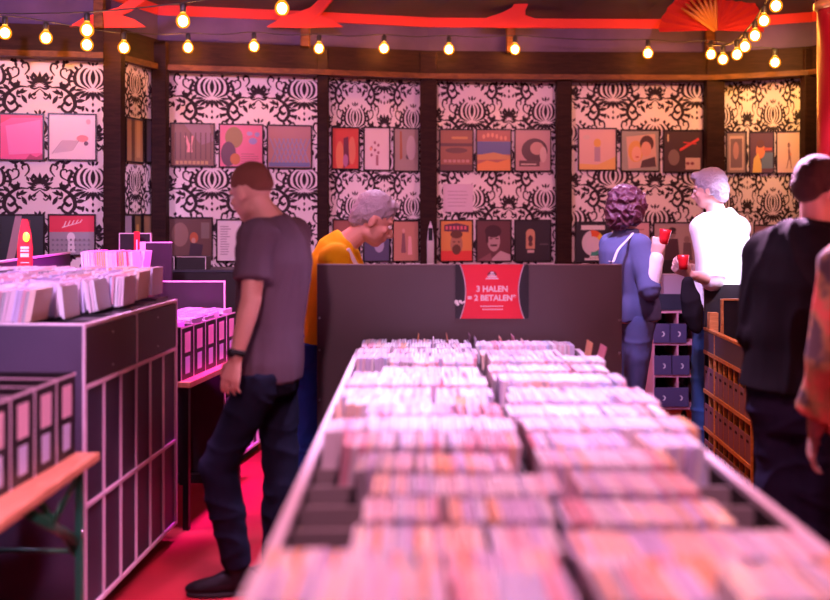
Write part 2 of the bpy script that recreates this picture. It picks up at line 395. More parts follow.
# ------------------------------------------------------------------ sleeves on the wall
FRAME = mat('sleeve_frame', (0.012, 0.010, 0.012), 0.3)
def circ(cx, cy, rx, ry, n=20, a0=0, a1=360):
    return [(cx+rx*math.cos(math.radians(a0+(a1-a0)*k/n)), cy+ry*math.sin(math.radians(a0+(a1-a0)*k/n))) for k in range(n if a1-a0 == 360 else n+1)]
def rc(x0, y0, x1, y1): return [(x0, y0), (x1, y0), (x1, y1), (x0, y1)]
def lines(x0, y0, x1, y1, n, h, seed=1):
    r = random.Random(seed); return [rc(x0, y0+(y1-y0)*k/n, x0+(x1-x0)*r.uniform(.6, 1), y0+(y1-y0)*k/n+h) for k in range(n)]
def sleeve(wall, px0, px1, py0, py1, label, bg, shapes=(), frame=True, cat='record sleeve', name='record_sleeve', border=None, tilt=0):
    A, B = PAN[wall][:2]; t0, a = ray(px0, A, B); t1, b = ray(px1, A, B); mid = (a+b)/2
    d = (b-a); w = d.length; d.normalize(); n = Vector((d.y, -d.x, 0))
    if n.dot(-A) < 0: n = -n
    zt, zb = EYE-(py0-HY)/F*mid.y, EYE-(py1-HY)/F*mid.y; h = zt-zb
    r = thing(name, label, cat, mid+Vector((0,0,zb))+n*.003, math.atan2(d.y, d.x))
    r.rotation_euler.y = math.radians(tilt)
    # local: x along the wall, -y outwards, z up
    g = .011 if frame else .0
    if frame:
        bm = bmesh.new()
        for bx in ((-w/2, w/2, 0, g), (-w/2, w/2, h-g, h)): box(bm, bx[0], bx[1], -.016, 0, bx[2], bx[3])
        for sx in (-1, 1):
            x0, x1 = sorted((sx*w/2, sx*(w/2-g))); box(bm, x0, x1, -.016, 0, g, h-g)
        bmesh.ops.remove_doubles(bm, verts=bm.verts, dist=1e-5)
        obj('frame', bm, FRAME, r)
    bm = bmesh.new(); ms = [bg]; W, H = w-2*g, h-2*g
    box(bm, -W/2, W/2, -.010 if frame else -.002, -.001, g, h-g)
    y = -.0103 if frame else -.0023
    for mcol, poly in shapes:
        if mcol not in ms: ms.append(mcol)
        y -= .00025
        f = bm.faces.new([bm.verts.new((-W/2+W*min(1, max(0, u)), y, g+H*min(1, max(0, v)))) for u, v in poly]); f.material_index = ms.index(mcol)
    obj('cover' if cat == 'record sleeve' else 'sheet', bm, [paint(*c) if isinstance(c, tuple) else c for c in ms], r, recalc=False)
    return r
sk = (.55, .30, .22); dk = (.03, .02, .03)
W1, W2, W3, W4, W5, W6, WR = 'wall_back', 'wall_back_second', 'wall_back_third', 'wall_back_fourth', 'wall_back_fifth', 'wall_back_sixth', 'wall_back_reveal'
sleeve(W1, -42, -4, 113, 160, 'dark sleeve on the left panel cut by the photo edge', (.2, .1, .2))
sleeve(W1, -1, 44.5, 113.5, 161, 'hot pink record sleeve with a darker torn edge, top row left', (.85, .09, .30), [((.75, .04, .14), [(0, 1), (0, .8), (.25, .93), (1, .95), (1, 1)]), ((.88, .2, .5), [(.12, .75), (.95, .9), (1, .15), (.2, .1)]), ((.45, .03, .12), [(.6, .0), (.7, .12), (.85, .05), (1, .13), (1, 0)])])
sleeve(W1, 48, 97, 113.5, 161, 'pale pink sleeve with a fine sketched figure in a salmon cap', (.78, .66, .70), [((.75, .25, .25), circ(.72, .47, .13, .08)), ((.15, .08, .12), circ(.80, .36, .05, .05))] + [((.35, .25, .32), [(.05+i*.06, .12+i*.01), (.07+i*.06, .12+i*.01), (.30+i*.05, .42), (.28+i*.05, .43)]) for i in range(8)] + [((.75, .4, .45), circ(.85, .85, .05, .06))])
sleeve(W1, -1, 45, 214, 264, 'dark sleeve with a pale slanting shape beside the pointed red sign', (.035, .05, .06), [((.5, .35, .42), [(.35, 1), (.5, 1), (.42, .4), (.3, 0), (.12, 0)]), ((.25, .06, .1), rc(.55, .6, .7, .9))])
sleeve(W1, 48, 96, 214, 256, 'sleeve half red with cursive strokes, half grey with pale figure', (.33, .33, .38), [((.72, .05, .10), rc(0, .58, 1, 1))] + [((.85, .7, .72), [(.3+i*.09, .7+.03*i), (.33+i*.09, .7+.03*i), (.38+i*.09, .86+.01*i), (.36+i*.09, .86+.01*i)]) for i in range(5)] + [((.85, .7, .72), [(.28, .68), (.7, .82), (.7, .84), (.28, .71)]), ((.75, .75, .8), circ(.48, .44, .09, .13)), ((.7, .7, .75), [(.42, .35), (.55, .35), (.58, .05), (.40, .05)])] + [((.2, .2, .25), circ(.08+.1*(i % 9), .12+.13*(i//9), .025, .03, 8)) for i in range(27)])
sleeve(WR, 124, 142, 118, 163, 'tan photograph sleeve on the narrow angled strip, upper left one', (.35, .24, .12), [((.12, .08, .05), rc(.3, 0, .5, 1)), ((.5, .36, .18), rc(.6, .1, .85, 1))])
sleeve(WR, 144, 151, 119, 163, 'narrow slate blue sleeve edge on the angled strip, upper right one', (.10, .10, .16))
sleeve(WR, 122, 131, 214, 262, 'lilac grey sleeve on the angled strip, lower left one', (.35, .32, .42))
sleeve(WR, 132, 140, 214, 262, 'brown and gold sleeve on the angled strip, lower middle one', (.2, .14, .06), [((.5, .35, .1), rc(.3, .3, .7, .8))])
sleeve(WR, 141, 151, 214, 262, 'tan sleeve on the angled strip, lower right one', (.3, .2, .12))
sleeve(W2, 170, 215, 123, 167, 'brown woodland toned sleeve with a small pink V figure', (.22, .13, .10), [((.28, .18, .2), [(.3, 1), (.9, 1), (1, .6), (.7, .5)]), ((.75, .35, .35), [(.30, .72), (.36, .72), (.43, .52), (.48, .72), (.53, .72), (.48, .45), (.50, .32), (.36, .32), (.38, .45)])] + [((.5, .35, .15), rc(.1+.1*i, .03, .17+.1*i, .11)) for i in range(8)] + [((.13, .08, .07), rc(.08+.12*i, .15, .11+.12*i, .8)) for i in range(8)])
sleeve(W2, 218.5, 263.5, 124, 168, 'pink sleeve with an olive oval and small blue blots', (.70, .18, .30), [((.30, .22, .08), circ(.33, .70, .21, .26)), ((.12, .06, .10), circ(.2, .3, .18, .3)), ((.5, .18, .05), circ(.36, .18, .12, .14)), ((.3, .3, .6), circ(.78, .62, .1, .08)), ((.4, .35, .6), circ(.70, .80, .07, .05)), ((.3, .3, .6), circ(.88, .78, .06, .06))] + [((.45, .15, .2), p) for p in lines(.5, .12, .95, .35, 4, .02)])
sleeve(W2, 266.5, 312, 125, 169, 'sleeve with crossing blue grey diagonal lines, third on the second panel', (.42, .22, .22), [((.25, .25, .38), [(.05+i*.1, .1), (.08+i*.1, .1), (.30+i*.1, .7), (.27+i*.1, .7)]) for i in range(8)] + [((.30, .28, .42), [(.25+i*.1, .1), (.28+i*.1, .1), (.06+i*.1, .7), (.03+i*.1, .7)]) for i in range(8)] + [((.15, .18, .35), rc(.02, .02, .98, .12))])
sleeve(W2, 168, 213, 217, 260, 'dark brown painted sleeve with a red haired figure in the middle', (.13, .07, .06), [((.25, .15, .12), circ(.25, .6, .2, .3)), ((.45, .12, .05), circ(.58, .52, .10, .14)), ((.5, .3, .22), circ(.57, .45, .05, .07)), ((.05, .03, .05), [(.5, .4), (.8, .35), (.75, 0), (.45, 0)]), ((.2, .16, .14), rc(.75, .5, .95, .9))])
sleeve(W2, 216, 243, 219, 262, 'white list sheet with small print beside the grey T-shirt', (.80, .78, .82), [((.35, .3, .38), p) for p in lines(.12, .15, .55, .9, 12, .02, 3)], cat='paper notice', name='paper_notice', frame=True)
sleeve(W3, 331, 359.5, 127, 170, 'red and orange sleeve with dark clefts, top row of the narrow third panel', (.60, .07, .05), [((.70, .22, .10), circ(.28, .3, .16, .38)), ((.65, .2, .12), circ(.75, .45, .14, .35)), ((.15, .03, .06), [(.42, .75), (.6, .8), (.65, .1), (.42, .0)]), ((.4, .15, .3), circ(.5, .2, .1, .16))])
sleeve(W3, 363, 390, 127, 171, 'pale sleeve with a small plant-like drawing in the middle', (.72, .62, .66), [((.3, .12, .18), circ(.42+.16*math.sin(k*2.1), .55-.06*k+.1, .05, .04, 10)) for k in range(6)] + [((.35, .15, .2), rc(.46, .1, .56, .35)), ((.75, .35, .25), circ(.25, .5, .05, .05))])
sleeve(W3, 393, 419, 128, 172, 'grey olive sleeve with a thin brown figure on its left', (.33, .26, .24), [((.35, .12, .05), [(.22, .95), (.30, .95), (.33, .3), (.22, .25)]), ((.08, .06, .08), circ(.55, .33, .07, .06)), ((.45, .38, .40), circ(.7, .55, .2, .3))])
sleeve(W3, 332, 360, 219, 262, 'brown sleeve behind the shoulder of the yellow T-shirt', (.3, .12, .10), [((.1, .05, .06), circ(.5, .4, .25, .35))])
sleeve(W3, 362.5, 390, 219, 262, 'dark blue sleeve hidden behind the old man\'s face', (.08, .08, .16), [((.35, .35, .5), circ(.6, .4, .2, .2))])
sleeve(W3, 392, 419, 220, 262, 'orange brown sleeve with two small standing figures right of the old man', (.48, .24, .17), [((.2, .1, .12), [(.35, .7), (.45, .7), (.5, .2), (.3, .2)]), ((.6, .35, .3), circ(.40, .76, .06, .06)), ((.7, .4, .38), [(.6, .62), (.72, .62), (.76, .15), (.58, .15)])])
sleeve(W4, 439, 473.5, 129, 172, 'rust brown sleeve with dark horizontal bands, fourth panel top left', (.30, .13, .08), [((.12, .06, .06), rc(0, .6, 1, .68)), ((.14, .07, .06), circ(.5, .5, .35, .07)), ((.12, .05, .05), rc(.0, .0, 1, .15)), ((.55, .3, .1), rc(.35, .78, .85, .84))] + [((.5, .28, .25), rc(.1+.14*i, .2, .2+.14*i, .27)) for i in range(6)])
sleeve(W4, 475.5, 511.5, 129, 172, 'sleeve with orange desert dunes under a blue band', (.40, .15, .12), [((.10, .14, .35), rc(0, .40, 1, .72)), ((.70, .28, .08), [(0, .15), (.3, .25), (.6, .2), (1, .3), (1, 0), (0, 0)]), ((.55, .3, .12), [(0, .38), (.5, .45), (1, .36), (1, .28), (0, .26)])] + [((.65, .3, .2), circ(.2+.13*i, .84+.04*math.sin(i), .045, .06, 8)) for i in range(6)])
sleeve(W4, 514, 551, 129, 172, 'sleeve showing a dark hooded figure over a pale shape', (.48, .30, .30), [((.08, .04, .05), circ(.55, .5, .38, .3)), ((.50, .30, .26), circ(.62, .55, .2, .16)), ((.10, .05, .06), rc(.1, .1, .7, .25)), ((.6, .45, .42), circ(.8, .4, .1, .2)), ((.6, .5, .45), rc(.15, .14, .6, .17))])
sleeve(W4, 443, 473, 184, 212, 'pale lilac paper notice between the two rows of the fourth panel', (.66, .55, .66), [((.45, .35, .45), p) for p in lines(.15, .2, .85, .85, 5, .03, 5)], frame=False, cat='paper notice', name='paper_notice')
sleeve(W4, 439.5, 473, 219.5, 262, 'orange sleeve with a bearded face and a crown of dark letters', (.68, .30, .08), [((.70, .06, .05), rc(0, 0, 1, .25)), ((.12, .04, .08), [(.1, .9), (.5, .95), (.9, .88), (.9, .72), (.1, .74)]), ((.40, .20, .12), circ(.5, .42, .2, .26)), ((.12, .05, .03), circ(.5, .28, .14, .13)), ((.12, .05, .03), circ(.5, .66, .2, .10)), ((.08, .03, .03), rc(.38, .46, .46, .49)), ((.08, .03, .03), rc(.54, .46, .62, .49))] + [((.7, .15, .2), rc(.15+.12*i, .78, .22+.12*i, .87)) for i in range(6)])
sleeve(W4, 475.5, 511.5, 219.5, 262, 'sepia portrait sleeve of a man with dark hair and moustache', (.12, .05, .06), [((.45, .32, .34), circ(.5, .5, .19, .27)), ((.05, .02, .03), circ(.48, .74, .25, .16)), ((.05, .02, .03), rc(.26, .45, .34, .8)), ((.07, .03, .04), rc(.40, .36, .60, .41)), ((.08, .03, .04), rc(.37, .54, .46, .57)), ((.08, .03, .04), rc(.55, .54, .64, .57)), ((.5, .38, .42), [(.5, .1), (.7, .25), (1, .15), (1, 0), (.4, 0)]), ((.22, .1, .12), [(0, 0), (.4, .2), (.45, 0)])])
sleeve(W4, 514, 551, 219.5, 262, 'black sleeve with a small tan rounded window emblem', (.03, .025, .035), [((.55, .32, .20), rc(.30, .3, .56, .68)), ((.55, .32, .20), circ(.43, .68, .13, .12)), ((.55, .45, .45), rc(.34, .2, .54, .27)), ((.08, .04, .05), circ(.43, .55, .07, .09)), ((.1, .05, .05), circ(.43, .42, .06, .06)), ((.12, .1, .12), rc(.7, .4, .95, .43))])
sleeve(W5, 577.5, 616.5, 128, 171, 'peach sleeve with a yellow figure on a sand slope', (.72, .47, .42), [((.75, .48, .15), [(0, .15), (.5, .12), (1, .32), (1, 0), (0, 0)]), ((.72, .42, .08), circ(.50, .66, .1, .11)), ((.42, .30, .40), rc(.42, .2, .58, .56)), ((.65, .5, .45), circ(.2, .8, .1, .06))])
sleeve(W5, 620, 659.5, 129.5, 172, 'sleeve with a tilted portrait of a fair woman and dark haired man', (.32, .33, .30), [((.62, .42, .34), [(.12, .85), (.9, .92), (.95, .1), (.18, .04)]), ((.68, .38, .12), circ(.38, .48, .21, .27)), ((.75, .42, .32), circ(.40, .42, .13, .19)), ((.07, .03, .03), circ(.68, .68, .19, .2)), ((.68, .36, .26), circ(.66, .54, .14, .19)), ((.08, .05, .06), [(.55, .25), (.9, .35), (.93, .1), (.5, .07)]), ((.5, .1, .08), circ(.42, .34, .05, .02))])
sleeve(W5, 662.5, 703, 130, 173, 'near black sleeve with red strokes and a pale inset corner', (.06, .035, .04), [((.55, .40, .36), rc(.56, .05, .95, .34)), ((.60, .06, .06), [(.40, .56), (.9, .84), (.92, .78), (.42, .5)]), ((.55, .05, .05), [(.5, .74), (.85, .70), (.85, .67), (.5, .71)]), ((.6, .5, .3), rc(.08, .74, .12, .92)), ((.2, .15, .14), circ(.25, .35, .15, .2)), ((.2, .05, .08), circ(.62, .2, .05, .04, 8)), ((.2, .05, .08), circ(.74, .2, .05, .04, 8))])
sleeve(W5, 574.5, 611, 221.5, 263, 'black sleeve with a round many-coloured disc between white bars', (.02, .02, .03), [((.7, .7, .7), rc(.15, .82, .85, .94))] + [(c, [(.5, .48)] + circ(.5, .48, .33, .33, 6, k*51.4, k*51.4+51.4)) for k, c in enumerate(((.75, .55, .05), (.7, .12, .03), (.6, .6, .65), (.6, .6, .65), (.6, .6, .66), (.05, .35, .25), (.7, .2, .04)))] + [((.65, .6, .68), circ(.5, .45, .2, .2)), ((.7, .7, .7), rc(.25, .04, .75, .09)), ((.7, .7, .7), rc(.4, .10, .65, .15))])
sleeve(W5, 614, 650, 221.5, 263, 'pink sheet of fine print behind the woman\'s raised hand', (.68, .42, .46), [((.35, .15, .2), p) for p in lines(.35, .15, .95, .9, 9, .025, 9)])
sleeve(W5, 652.5, 698, 222, 263, 'grey photograph sleeve of a suited man among onlookers', (.45, .36, .36), [((.09, .05, .07), [(.28, .6), (.55, .6), (.60, .0), (.22, .0)]), ((.30, .22, .22), circ(.42, .74, .09, .12)), ((.05, .03, .04), circ(.42, .83, .09, .07)), ((.18, .12, .14), [(.68, .5), (.85, .5), (.9, 0), (.66, 0)]), ((.3, .22, .22), circ(.76, .58, .07, .09)), ((.05, .03, .03), rc(.35, .73, .50, .76))])
sleeve(W6, 726, 747, 131.5, 174, 'slate sleeve with a pale mount and blurred dark figure', (.26, .20, .20), [((.5, .36, .34), rc(.12, .06, .9, .92)), ((.16, .11, .13), rc(.18, .12, .82, .85)), ((.4, .22, .22), circ(.48, .55, .16, .22))])
sleeve(W6, 749, 774.5, 131.5, 174, 'dark sleeve with a yellow clad figure and orange face', (.10, .05, .08), [((.10, .18, .30), rc(.5, .1, 1, .5)), ((.65, .25, .10), circ(.45, .55, .2, .2)), ((.62, .45, .12), [(.1, 0), (.15, .35), (.35, .5), (.5, .2), (.5, 0)]), ((.5, .1, .06), rc(.6, .55, .95, .62)), ((.12, .05, .05), circ(.45, .72, .18, .1))])
sleeve(W6, 776, 801, 131, 174, 'pale peach sleeve with a thin ink drawing of a figure', (.72, .55, .50), [((.2, .1, .12), circ(.52, .68, .06, .07, 10)), ((.25, .13, .15), [(.48, .6), (.56, .6), (.62, .35), (.5, .3)]), ((.25, .13, .15), [(.4, .1), (.44, .1), (.55, .35), (.5, .36)]), ((.25, .13, .15), [(.66, .1), (.62, .1), (.55, .35), (.6, .36)]), ((.7, .3, .2), circ(.6, .45, .04, .04, 8))])
sleeve(W6, 729, 751, 224, 266, 'tan sleeve half hidden behind the white shirt', (.4, .28, .24))
sleeve(W6, 753.5, 776, 224.5, 266, 'dusky sleeve with red centre between white shirt and dark jacket', (.32, .18, .20), [((.5, .12, .15), circ(.45, .5, .2, .3)), ((.12, .06, .08), rc(.6, .1, .75, .9))])

# ------------------------------------------------------------------ CDs
PAL = [('white', (.82, .80, .84)), ('pale pink', (.80, .60, .68)), ('lilac', (.60, .52, .78)), ('orange', (.85, .42, .12)), ('rose', (.72, .30, .38)),
       ('light blue', (.50, .58, .80)), ('grey', (.38, .36, .40)), ('peach', (.85, .62, .48)), ('red', (.60, .06, .10)), ('dark', (.07, .05, .09))]
PW = [30, 22, 15, 2, 7, 8, 4, 8, 1, 2]
CASE = mat('clear_jewel_case', (.78, .75, .80), .15, spec=.7)
CDM = [mat('spine_' + n.replace(' ', '_'), c, .3) for n, c in PAL]
CW, CH, CT = .142, .125, .0104            # along y, height, thickness (along x)
SL = [(-.5, 1, 0), (-.36, 1, 0), (-.33, .985, 1), (-.18, .985, 1), (-.15, 1, 1), (.36, 1, 1), (.39, 1, 0), (.5, 1, 0)]
def cd_into(bm, M, m0, m1, t=CT):
    rings = []
    for s, k, _ in SL:
        a, b = CW/2*k, CH
        rings.append([bm.verts.new(M @ Vector((s*t, y, z))) for y, z in ((-a, 0), (a, 0), (a, b*k), (-a, b*k))])
    for i in range(len(rings)-1):
        mi = m1 if SL[i][2] and SL[i+1][2] else m0
        for k in range(4):
            bm.faces.new((rings[i][k], rings[i][(k+1) % 4], rings[i+1][(k+1) % 4], rings[i+1][k])).material_index = mi
    bm.faces.new(rings[0][::-1]).material_index = m1; bm.faces.new(rings[-1]).material_index = m1
CDMESH = []
for k, (n, c) in enumerate(PAL):
    bm = bmesh.new(); cd_into(bm, Matrix(), 0, 1); bmesh.ops.recalc_face_normals(bm, faces=bm.faces)
    me = bpy.data.meshes.new('cd_case'); bm.to_mesh(me); bm.free(); me.materials.append(CASE); me.materials.append(CDM[k]); CDMESH.append(me)

cds = []    # (score, matrix, colour, where, unit)
def fill(x0, x1, yc, z, where, unit, M0=Matrix(), seed=0, lean=0.0, dz=.006, cols=None, step=.0118):
    rnd = random.Random(seed); x = x0+.012; ln = lean; lead = rnd.choices(range(10), PW)[0]
    ln = lean+rnd.uniform(-.10, .10)
    while x < x1-.010:
        if rnd.random() < .06: ln = max(-.22, min(.22, lean+rnd.uniform(-.16, .16))); x += .006
        if rnd.random() < .22: lead = rnd.choices(range(10), PW)[0]
        if cols and rnd.random() < .25: lead = rnd.choice(cols)
        k = lead if rnd.random() < .6 else (rnd.choice(cols) if cols else rnd.choices(range(10), PW)[0])
        M = M0 @ Matrix.Translation((x, yc+rnd.uniform(-.003, .003), z+rnd.uniform(0, dz))) @ Matrix.Rotation(ln+rnd.uniform(-.01, .01), 4, 'Y') @ Matrix.Rotation(rnd.uniform(-.02, .02), 4, 'Z')
        p = M @ Vector((0, 0, CH)); px = CX+F*p.x/p.y; py = HY+F*(EYE-p.z)/p.y
        vis = 1 if (-2 < px < 832 and py < 598) else 0
        sc = vis*(CT*F/p.y)*(F*(EYE-p.z)*CW/p.y**2 + (.09*F/p.y if 'front row' in where and unit == 'L' else 0))
        cds.append((sc, M, k, where, unit)); x += step+rnd.uniform(0, .0009)

# ------------------------------------------------------------------ long centre bin
BX0, BX1, BDX, BY0, BY1, BZ = -.255, .745, .262, 1.30, 4.42, .93
cb = thing('cd_display_bin', 'long black two-column CD bin filling the foreground, full of cases', 'display bin', (BX0+.5, BY0, 0))
ox, oy = BX0+.5, BY0
X0, X1, XD, YL = BX0-ox, BX1-ox, BDX-ox, BY1-BY0
part('side_board', BLACK, cb, (X0-.018, X0, 0, YL, .16, BZ-.004), bev=.002); part('side_board', BLACK, cb, (X1, X1+.018, 0, YL, .16, BZ-.004), bev=.002)
part('edge_rail', EDGE, cb, (X0-.020, X0+.004, 0, YL, BZ-.006, BZ+.012), bev=.002); part('edge_rail', EDGE, cb, (X1-.004, X1+.020, 0, YL, BZ-.006, BZ+.012), bev=.002)
part('front_board', BLACK, cb, (X0, X1, -.018, 0, .16, BZ), bev=.002)
part('base_board', BLACK, cb, (X0, X1, 0, YL, .80, .815)); part('lower_shelf', BLACK, cb, (X0, X1, 0, YL, .16, .18))
part('centre_divider', BLACK, cb, (XD-.008, XD+.008, 0, YL, .815, BZ+.004))
ROWP = .156; NR = int(YL/ROWP)
for r in range(1, NR+1):
    part('row_divider', mat('divider_board', (.30, .27, .27), .5), cb, (X0+.004, X1-.004, r*ROWP-.004, r*ROWP+.004, .815, BZ-.012))
for sx in (X0+.06, X1-.06):
    for sy in (.1, YL-.1):
        w = bmesh.new(); tube(w, [(sx-.015, sy, .05), (sx+.015, sy, .05)], [.05, .05], 18, ref=(0, 0, 1)); box(w, sx-.02, sx+.02, sy-.02, sy+.02, .06, .16)
        obj('caster', w, RUBBER, cb)
ORD = ['front', 'second', 'third', 'fourth', 'fifth', 'sixth', 'seventh', 'eighth', 'ninth', 'tenth']
NEAR_LIT = [1, 1, 7, 7, 4, 3, 3, 2, 2, 5, 0, 0]  # case colours picked to imitate patches of light on the near rows
gapL = {2: .125, 3: .13, 4: .13, 5: .12, 6: .05, 8: .10, 9: .10, 14: .12, 15: .14}
gapR = {3: .12, 4: .15, 5: .15, 6: .03, 13: .02, 17: .13, 16: .15, 18: .1}
for r in range(NR):
    yc = BY0+(r+.5)*ROWP; nm = ORD[r] if r < 10 else 'far'
    zz = .858+random.uniform(-.006, .012)+(.03 if r in (0, 6, 7) else 0)
    fill(BX0+.008+gapL.get(r, .0), BDX-.012, yc, zz, nm + ' row, left column', 'C', seed=100+r, lean=random.uniform(-.05, .12), cols=NEAR_LIT if r < 4 else None)
    fill(BDX+.014, BX1-.008-gapR.get(r, 0), yc, zz+random.uniform(-.01, .014), nm + ' row, right column', 'C', seed=200+r, lean=random.uniform(-.12, .05), cols=NEAR_LIT if r < 4 else None)
# divider cards sticking up between the far cases
for i, (px, py, Y, cn, c, tl) in enumerate(((413, 336, 4.32, 'orange', (.8, .35, .12), .25), (429, 340, 4.2, 'pale', (.7, .6, .65), .2), (451, 334, 4.33, 'rust brown', (.55, .22, .12), -.2), (467, 335, 4.34, 'dark', (.15, .08, .12), .1), (472, 337, 4.22, 'grey', (.35, .3, .36), .15),
                                         (508, 342, 4.25, 'salmon', (.8, .4, .3), -.35), (519, 342, 4.32, 'rose', (.6, .3, .4), -.3), (535, 343, 4.2, 'tan', (.6, .45, .4), -.55), (583, 349, 4.1, 'orange brown', (.6, .25, .12), .3), (592, 352, 4.0, 'dusky red', (.4, .12, .15), .5))):
    p = at(px, py, Y); bm = bmesh.new(); box(bm, -.0015, .0015, -.065, .065, 0, .17, bev=.0007)
    o = obj('divider_card', bm, mat('card_'+cn.replace(' ', '_'), c, .5)); o.location = (p.x, p.y, .85); o.rotation_euler = (0, tl*.6, 0)
    side = 'left' if px < 490 else 'right'
    tag(o, '%s divider card sticking up at the far end, centre bin %s column' % (cn, side), 'divider card', 'divider cards in the centre bin')

# upright panel behind the bin
PY = 4.47
pn = thing('display_panel', 'wide charcoal board standing upright behind the long centre bin', 'display board', ((at(317, 0, PY).x+at(622, 0, PY).x)/2, PY, 0))
pw = (622-317)/F*PY/2; ptop = EYE-(265-HY)/F*PY
part('board', PANEL, pn, (-pw, pw, 0, .022, .05, ptop), bev=.003)
part('top_edge', mat('board_edge', (.35, .28, .28), .5), pn, (-pw, pw, -.001, .023, ptop, ptop+.004))
for sx, zy in ((-1, 318), (-1, 350), (-1, 400), (1, 320), (1, 353), (1, 395)):
    bm = bmesh.new(); z = EYE-(zy-HY)/F*PY; tube(bm, [(sx*(pw-.012), 0, z), (sx*(pw-.012), -.004, z)], [.006, .004], 10); obj('screw', bm, STEEL, pn)
for sx in (-1, 1): part('foot', BLACK, pn, (sx*(pw-.1)-.03, sx*(pw-.1)+.03, -.02, .3, 0, .05), bev=.004)
# promotional sign hanging on it
SG = at(492, 318.5, PY-.004); sgw, sgh = 73/F*PY, 54/F*PY
sg = thing('promotional_sign', 'red and black promotional sign with white lettering on the charcoal board', 'sign', SG)
sb = part('sign_board', mat('sign_black', (.02, .02, .025), .3), sg, (-sgw/2, sgw/2, -.004, -.0005, 0, sgh), bev=.001)
def cur(f): return .085+.09*(1-(2*f-1)**2)
bm = bmesh.new(); N = 20; Lx = [(-sgw/2+sgw*cur(k/N)*.85, sgh*k/N) for k in range(N+1)]; Rx = [(-x, z) for x, z in Lx]
for k in range(N): bm.faces.new([bm.verts.new((x, -.0048, z)) for x, z in (Lx[k], Rx[k], Rx[k+1], Lx[k+1])])
obj('red_field', bm, mat('sign_red', (.80, .02, .05), .4), sg, recalc=False)
bm = bmesh.new()
for s in (-1, 1):
    for k in range(N):
        a, b = Lx[k], Lx[k+1]; bm.faces.new([bm.verts.new((s*(-x), -.0052, z)) for x, z in ((a[0]-.006, a[1]), (a[0]-.001, a[1]), (b[0]-.001, b[1]), (b[0]-.006, b[1]))])
obj('silver_line', bm, mat('sign_silver', (.6, .45, .5), .4), sg)
SW = mat('sign_white', (.85, .75, .78), .5)
def text(s, x, z, size, parent, y=-.0053, bold=.0012, m=SW):
    cu = bpy.data.curves.new('lettering', 'FONT'); cu.body = s; cu.size = size; cu.align_x = 'CENTER'; cu.offset = bold; cu.extrude = .0004
    t = bpy.data.objects.new('t', cu); C.objects.link(t); bpy.context.view_layer.update()
    me = bpy.data.meshes.new_from_object(t.evaluated_get(bpy.context.evaluated_depsgraph_get())); bpy.data.objects.remove(t)
    o = bpy.data.objects.new('lettering', me); me.materials.clear(); me.materials.append(m); C.objects.link(o); o.parent = parent
    o.location = (x, y, z); o.rotation_euler = (PI/2, 0, 0); return o
text('3 HALEN', 0, sgh*.50, .038, sg); text('= 2 BETALEN*', -.002, sgh*.335, .037, sg)
bm = bmesh.new()
for z, x0, x1 in ((sgh*.22, -.055, .05), (sgh*.16, -.045, .05)):
    x = x0
    while x < x1: box(bm, x, x+.008, -.0055, -.0050, z, z+.005); x += .011
obj('small_print', bm, SW, sg)
bm = bmesh.new(); f = bm.faces.new([bm.verts.new((u*.001, -.0053, sgh*.80+v*.001)) for u, v in circ(0, 0, 22, 20, 16, 0, 180)])
obj('crest', bm, mat('sign_dark_red', (.16, .01, .03), .5), sg)
bm = bmesh.new()
for k, (x0, x1, z0, z1) in enumerate(((-.008, .008, .008, .016), (-.014, .014, .0, .005), (-.022, .022, -.010, -.003), (-.03, .03, -.018, -.013))): box(bm, x0, x1, -.0058, -.0054, sgh*.80+z0, sgh*.80+z1)
obj('emblem', bm, SW, sg)
bm = bmesh.new()
for x, z, r in ((-.168, .078, .010), (-.162, .068, .008), (-.150, .080, .008), (-.142, .074, .006), (-.132, .078, .006)): ell(bm, (x, -.008, z), (r, .004, r), u=10, v=6)
obj('clip', bm, mat('clip_white', (.9, .9, .9), .3), sg)

# narrow white pointed marker behind the board
mk = at(430.5, 262, 4.62)
bm = bmesh.new(); f = [bm.verts.new((x, 0, z)) for x, z in ((-.017, -.45), (.017, -.45), (.017, .10), (.010, .17), (0, .20), (-.010, .17), (-.017, .10))]
g = bmesh.ops.extrude_face_region(bm, geom=[bm.faces.new(f)]); bmesh.ops.translate(bm, vec=(0, .012, 0), verts=[v for v in g['geom'] if isinstance(v, bmesh.types.BMVert)])
mkr = thing('marker_sign', 'slim upright marker with white face and pointed dark rim behind the board', 'sign', (mk.x, mk.y, 0))
o = obj('rim', bm, mat('marker_pale', (.75, .7, .75), .4), mkr); o.location = (0, 0, mk.z)
o = part('dark_window', DARKM, mkr, (-.010, .010, -.003, 0, .105, .165)); o.location = (0, 0, mk.z)
o = part('face', WHITE, mkr, (-.012, .012, -.003, 0, -.4, .10)); o.location = (0, 0, mk.z)
part('stand', DARKM, mkr, (-.012, .012, .0, .012, .02, mk.z-.4)); part('foot', DARKM, mkr, (-.08, .08, -.06, .1, 0, .02), bev=.004)

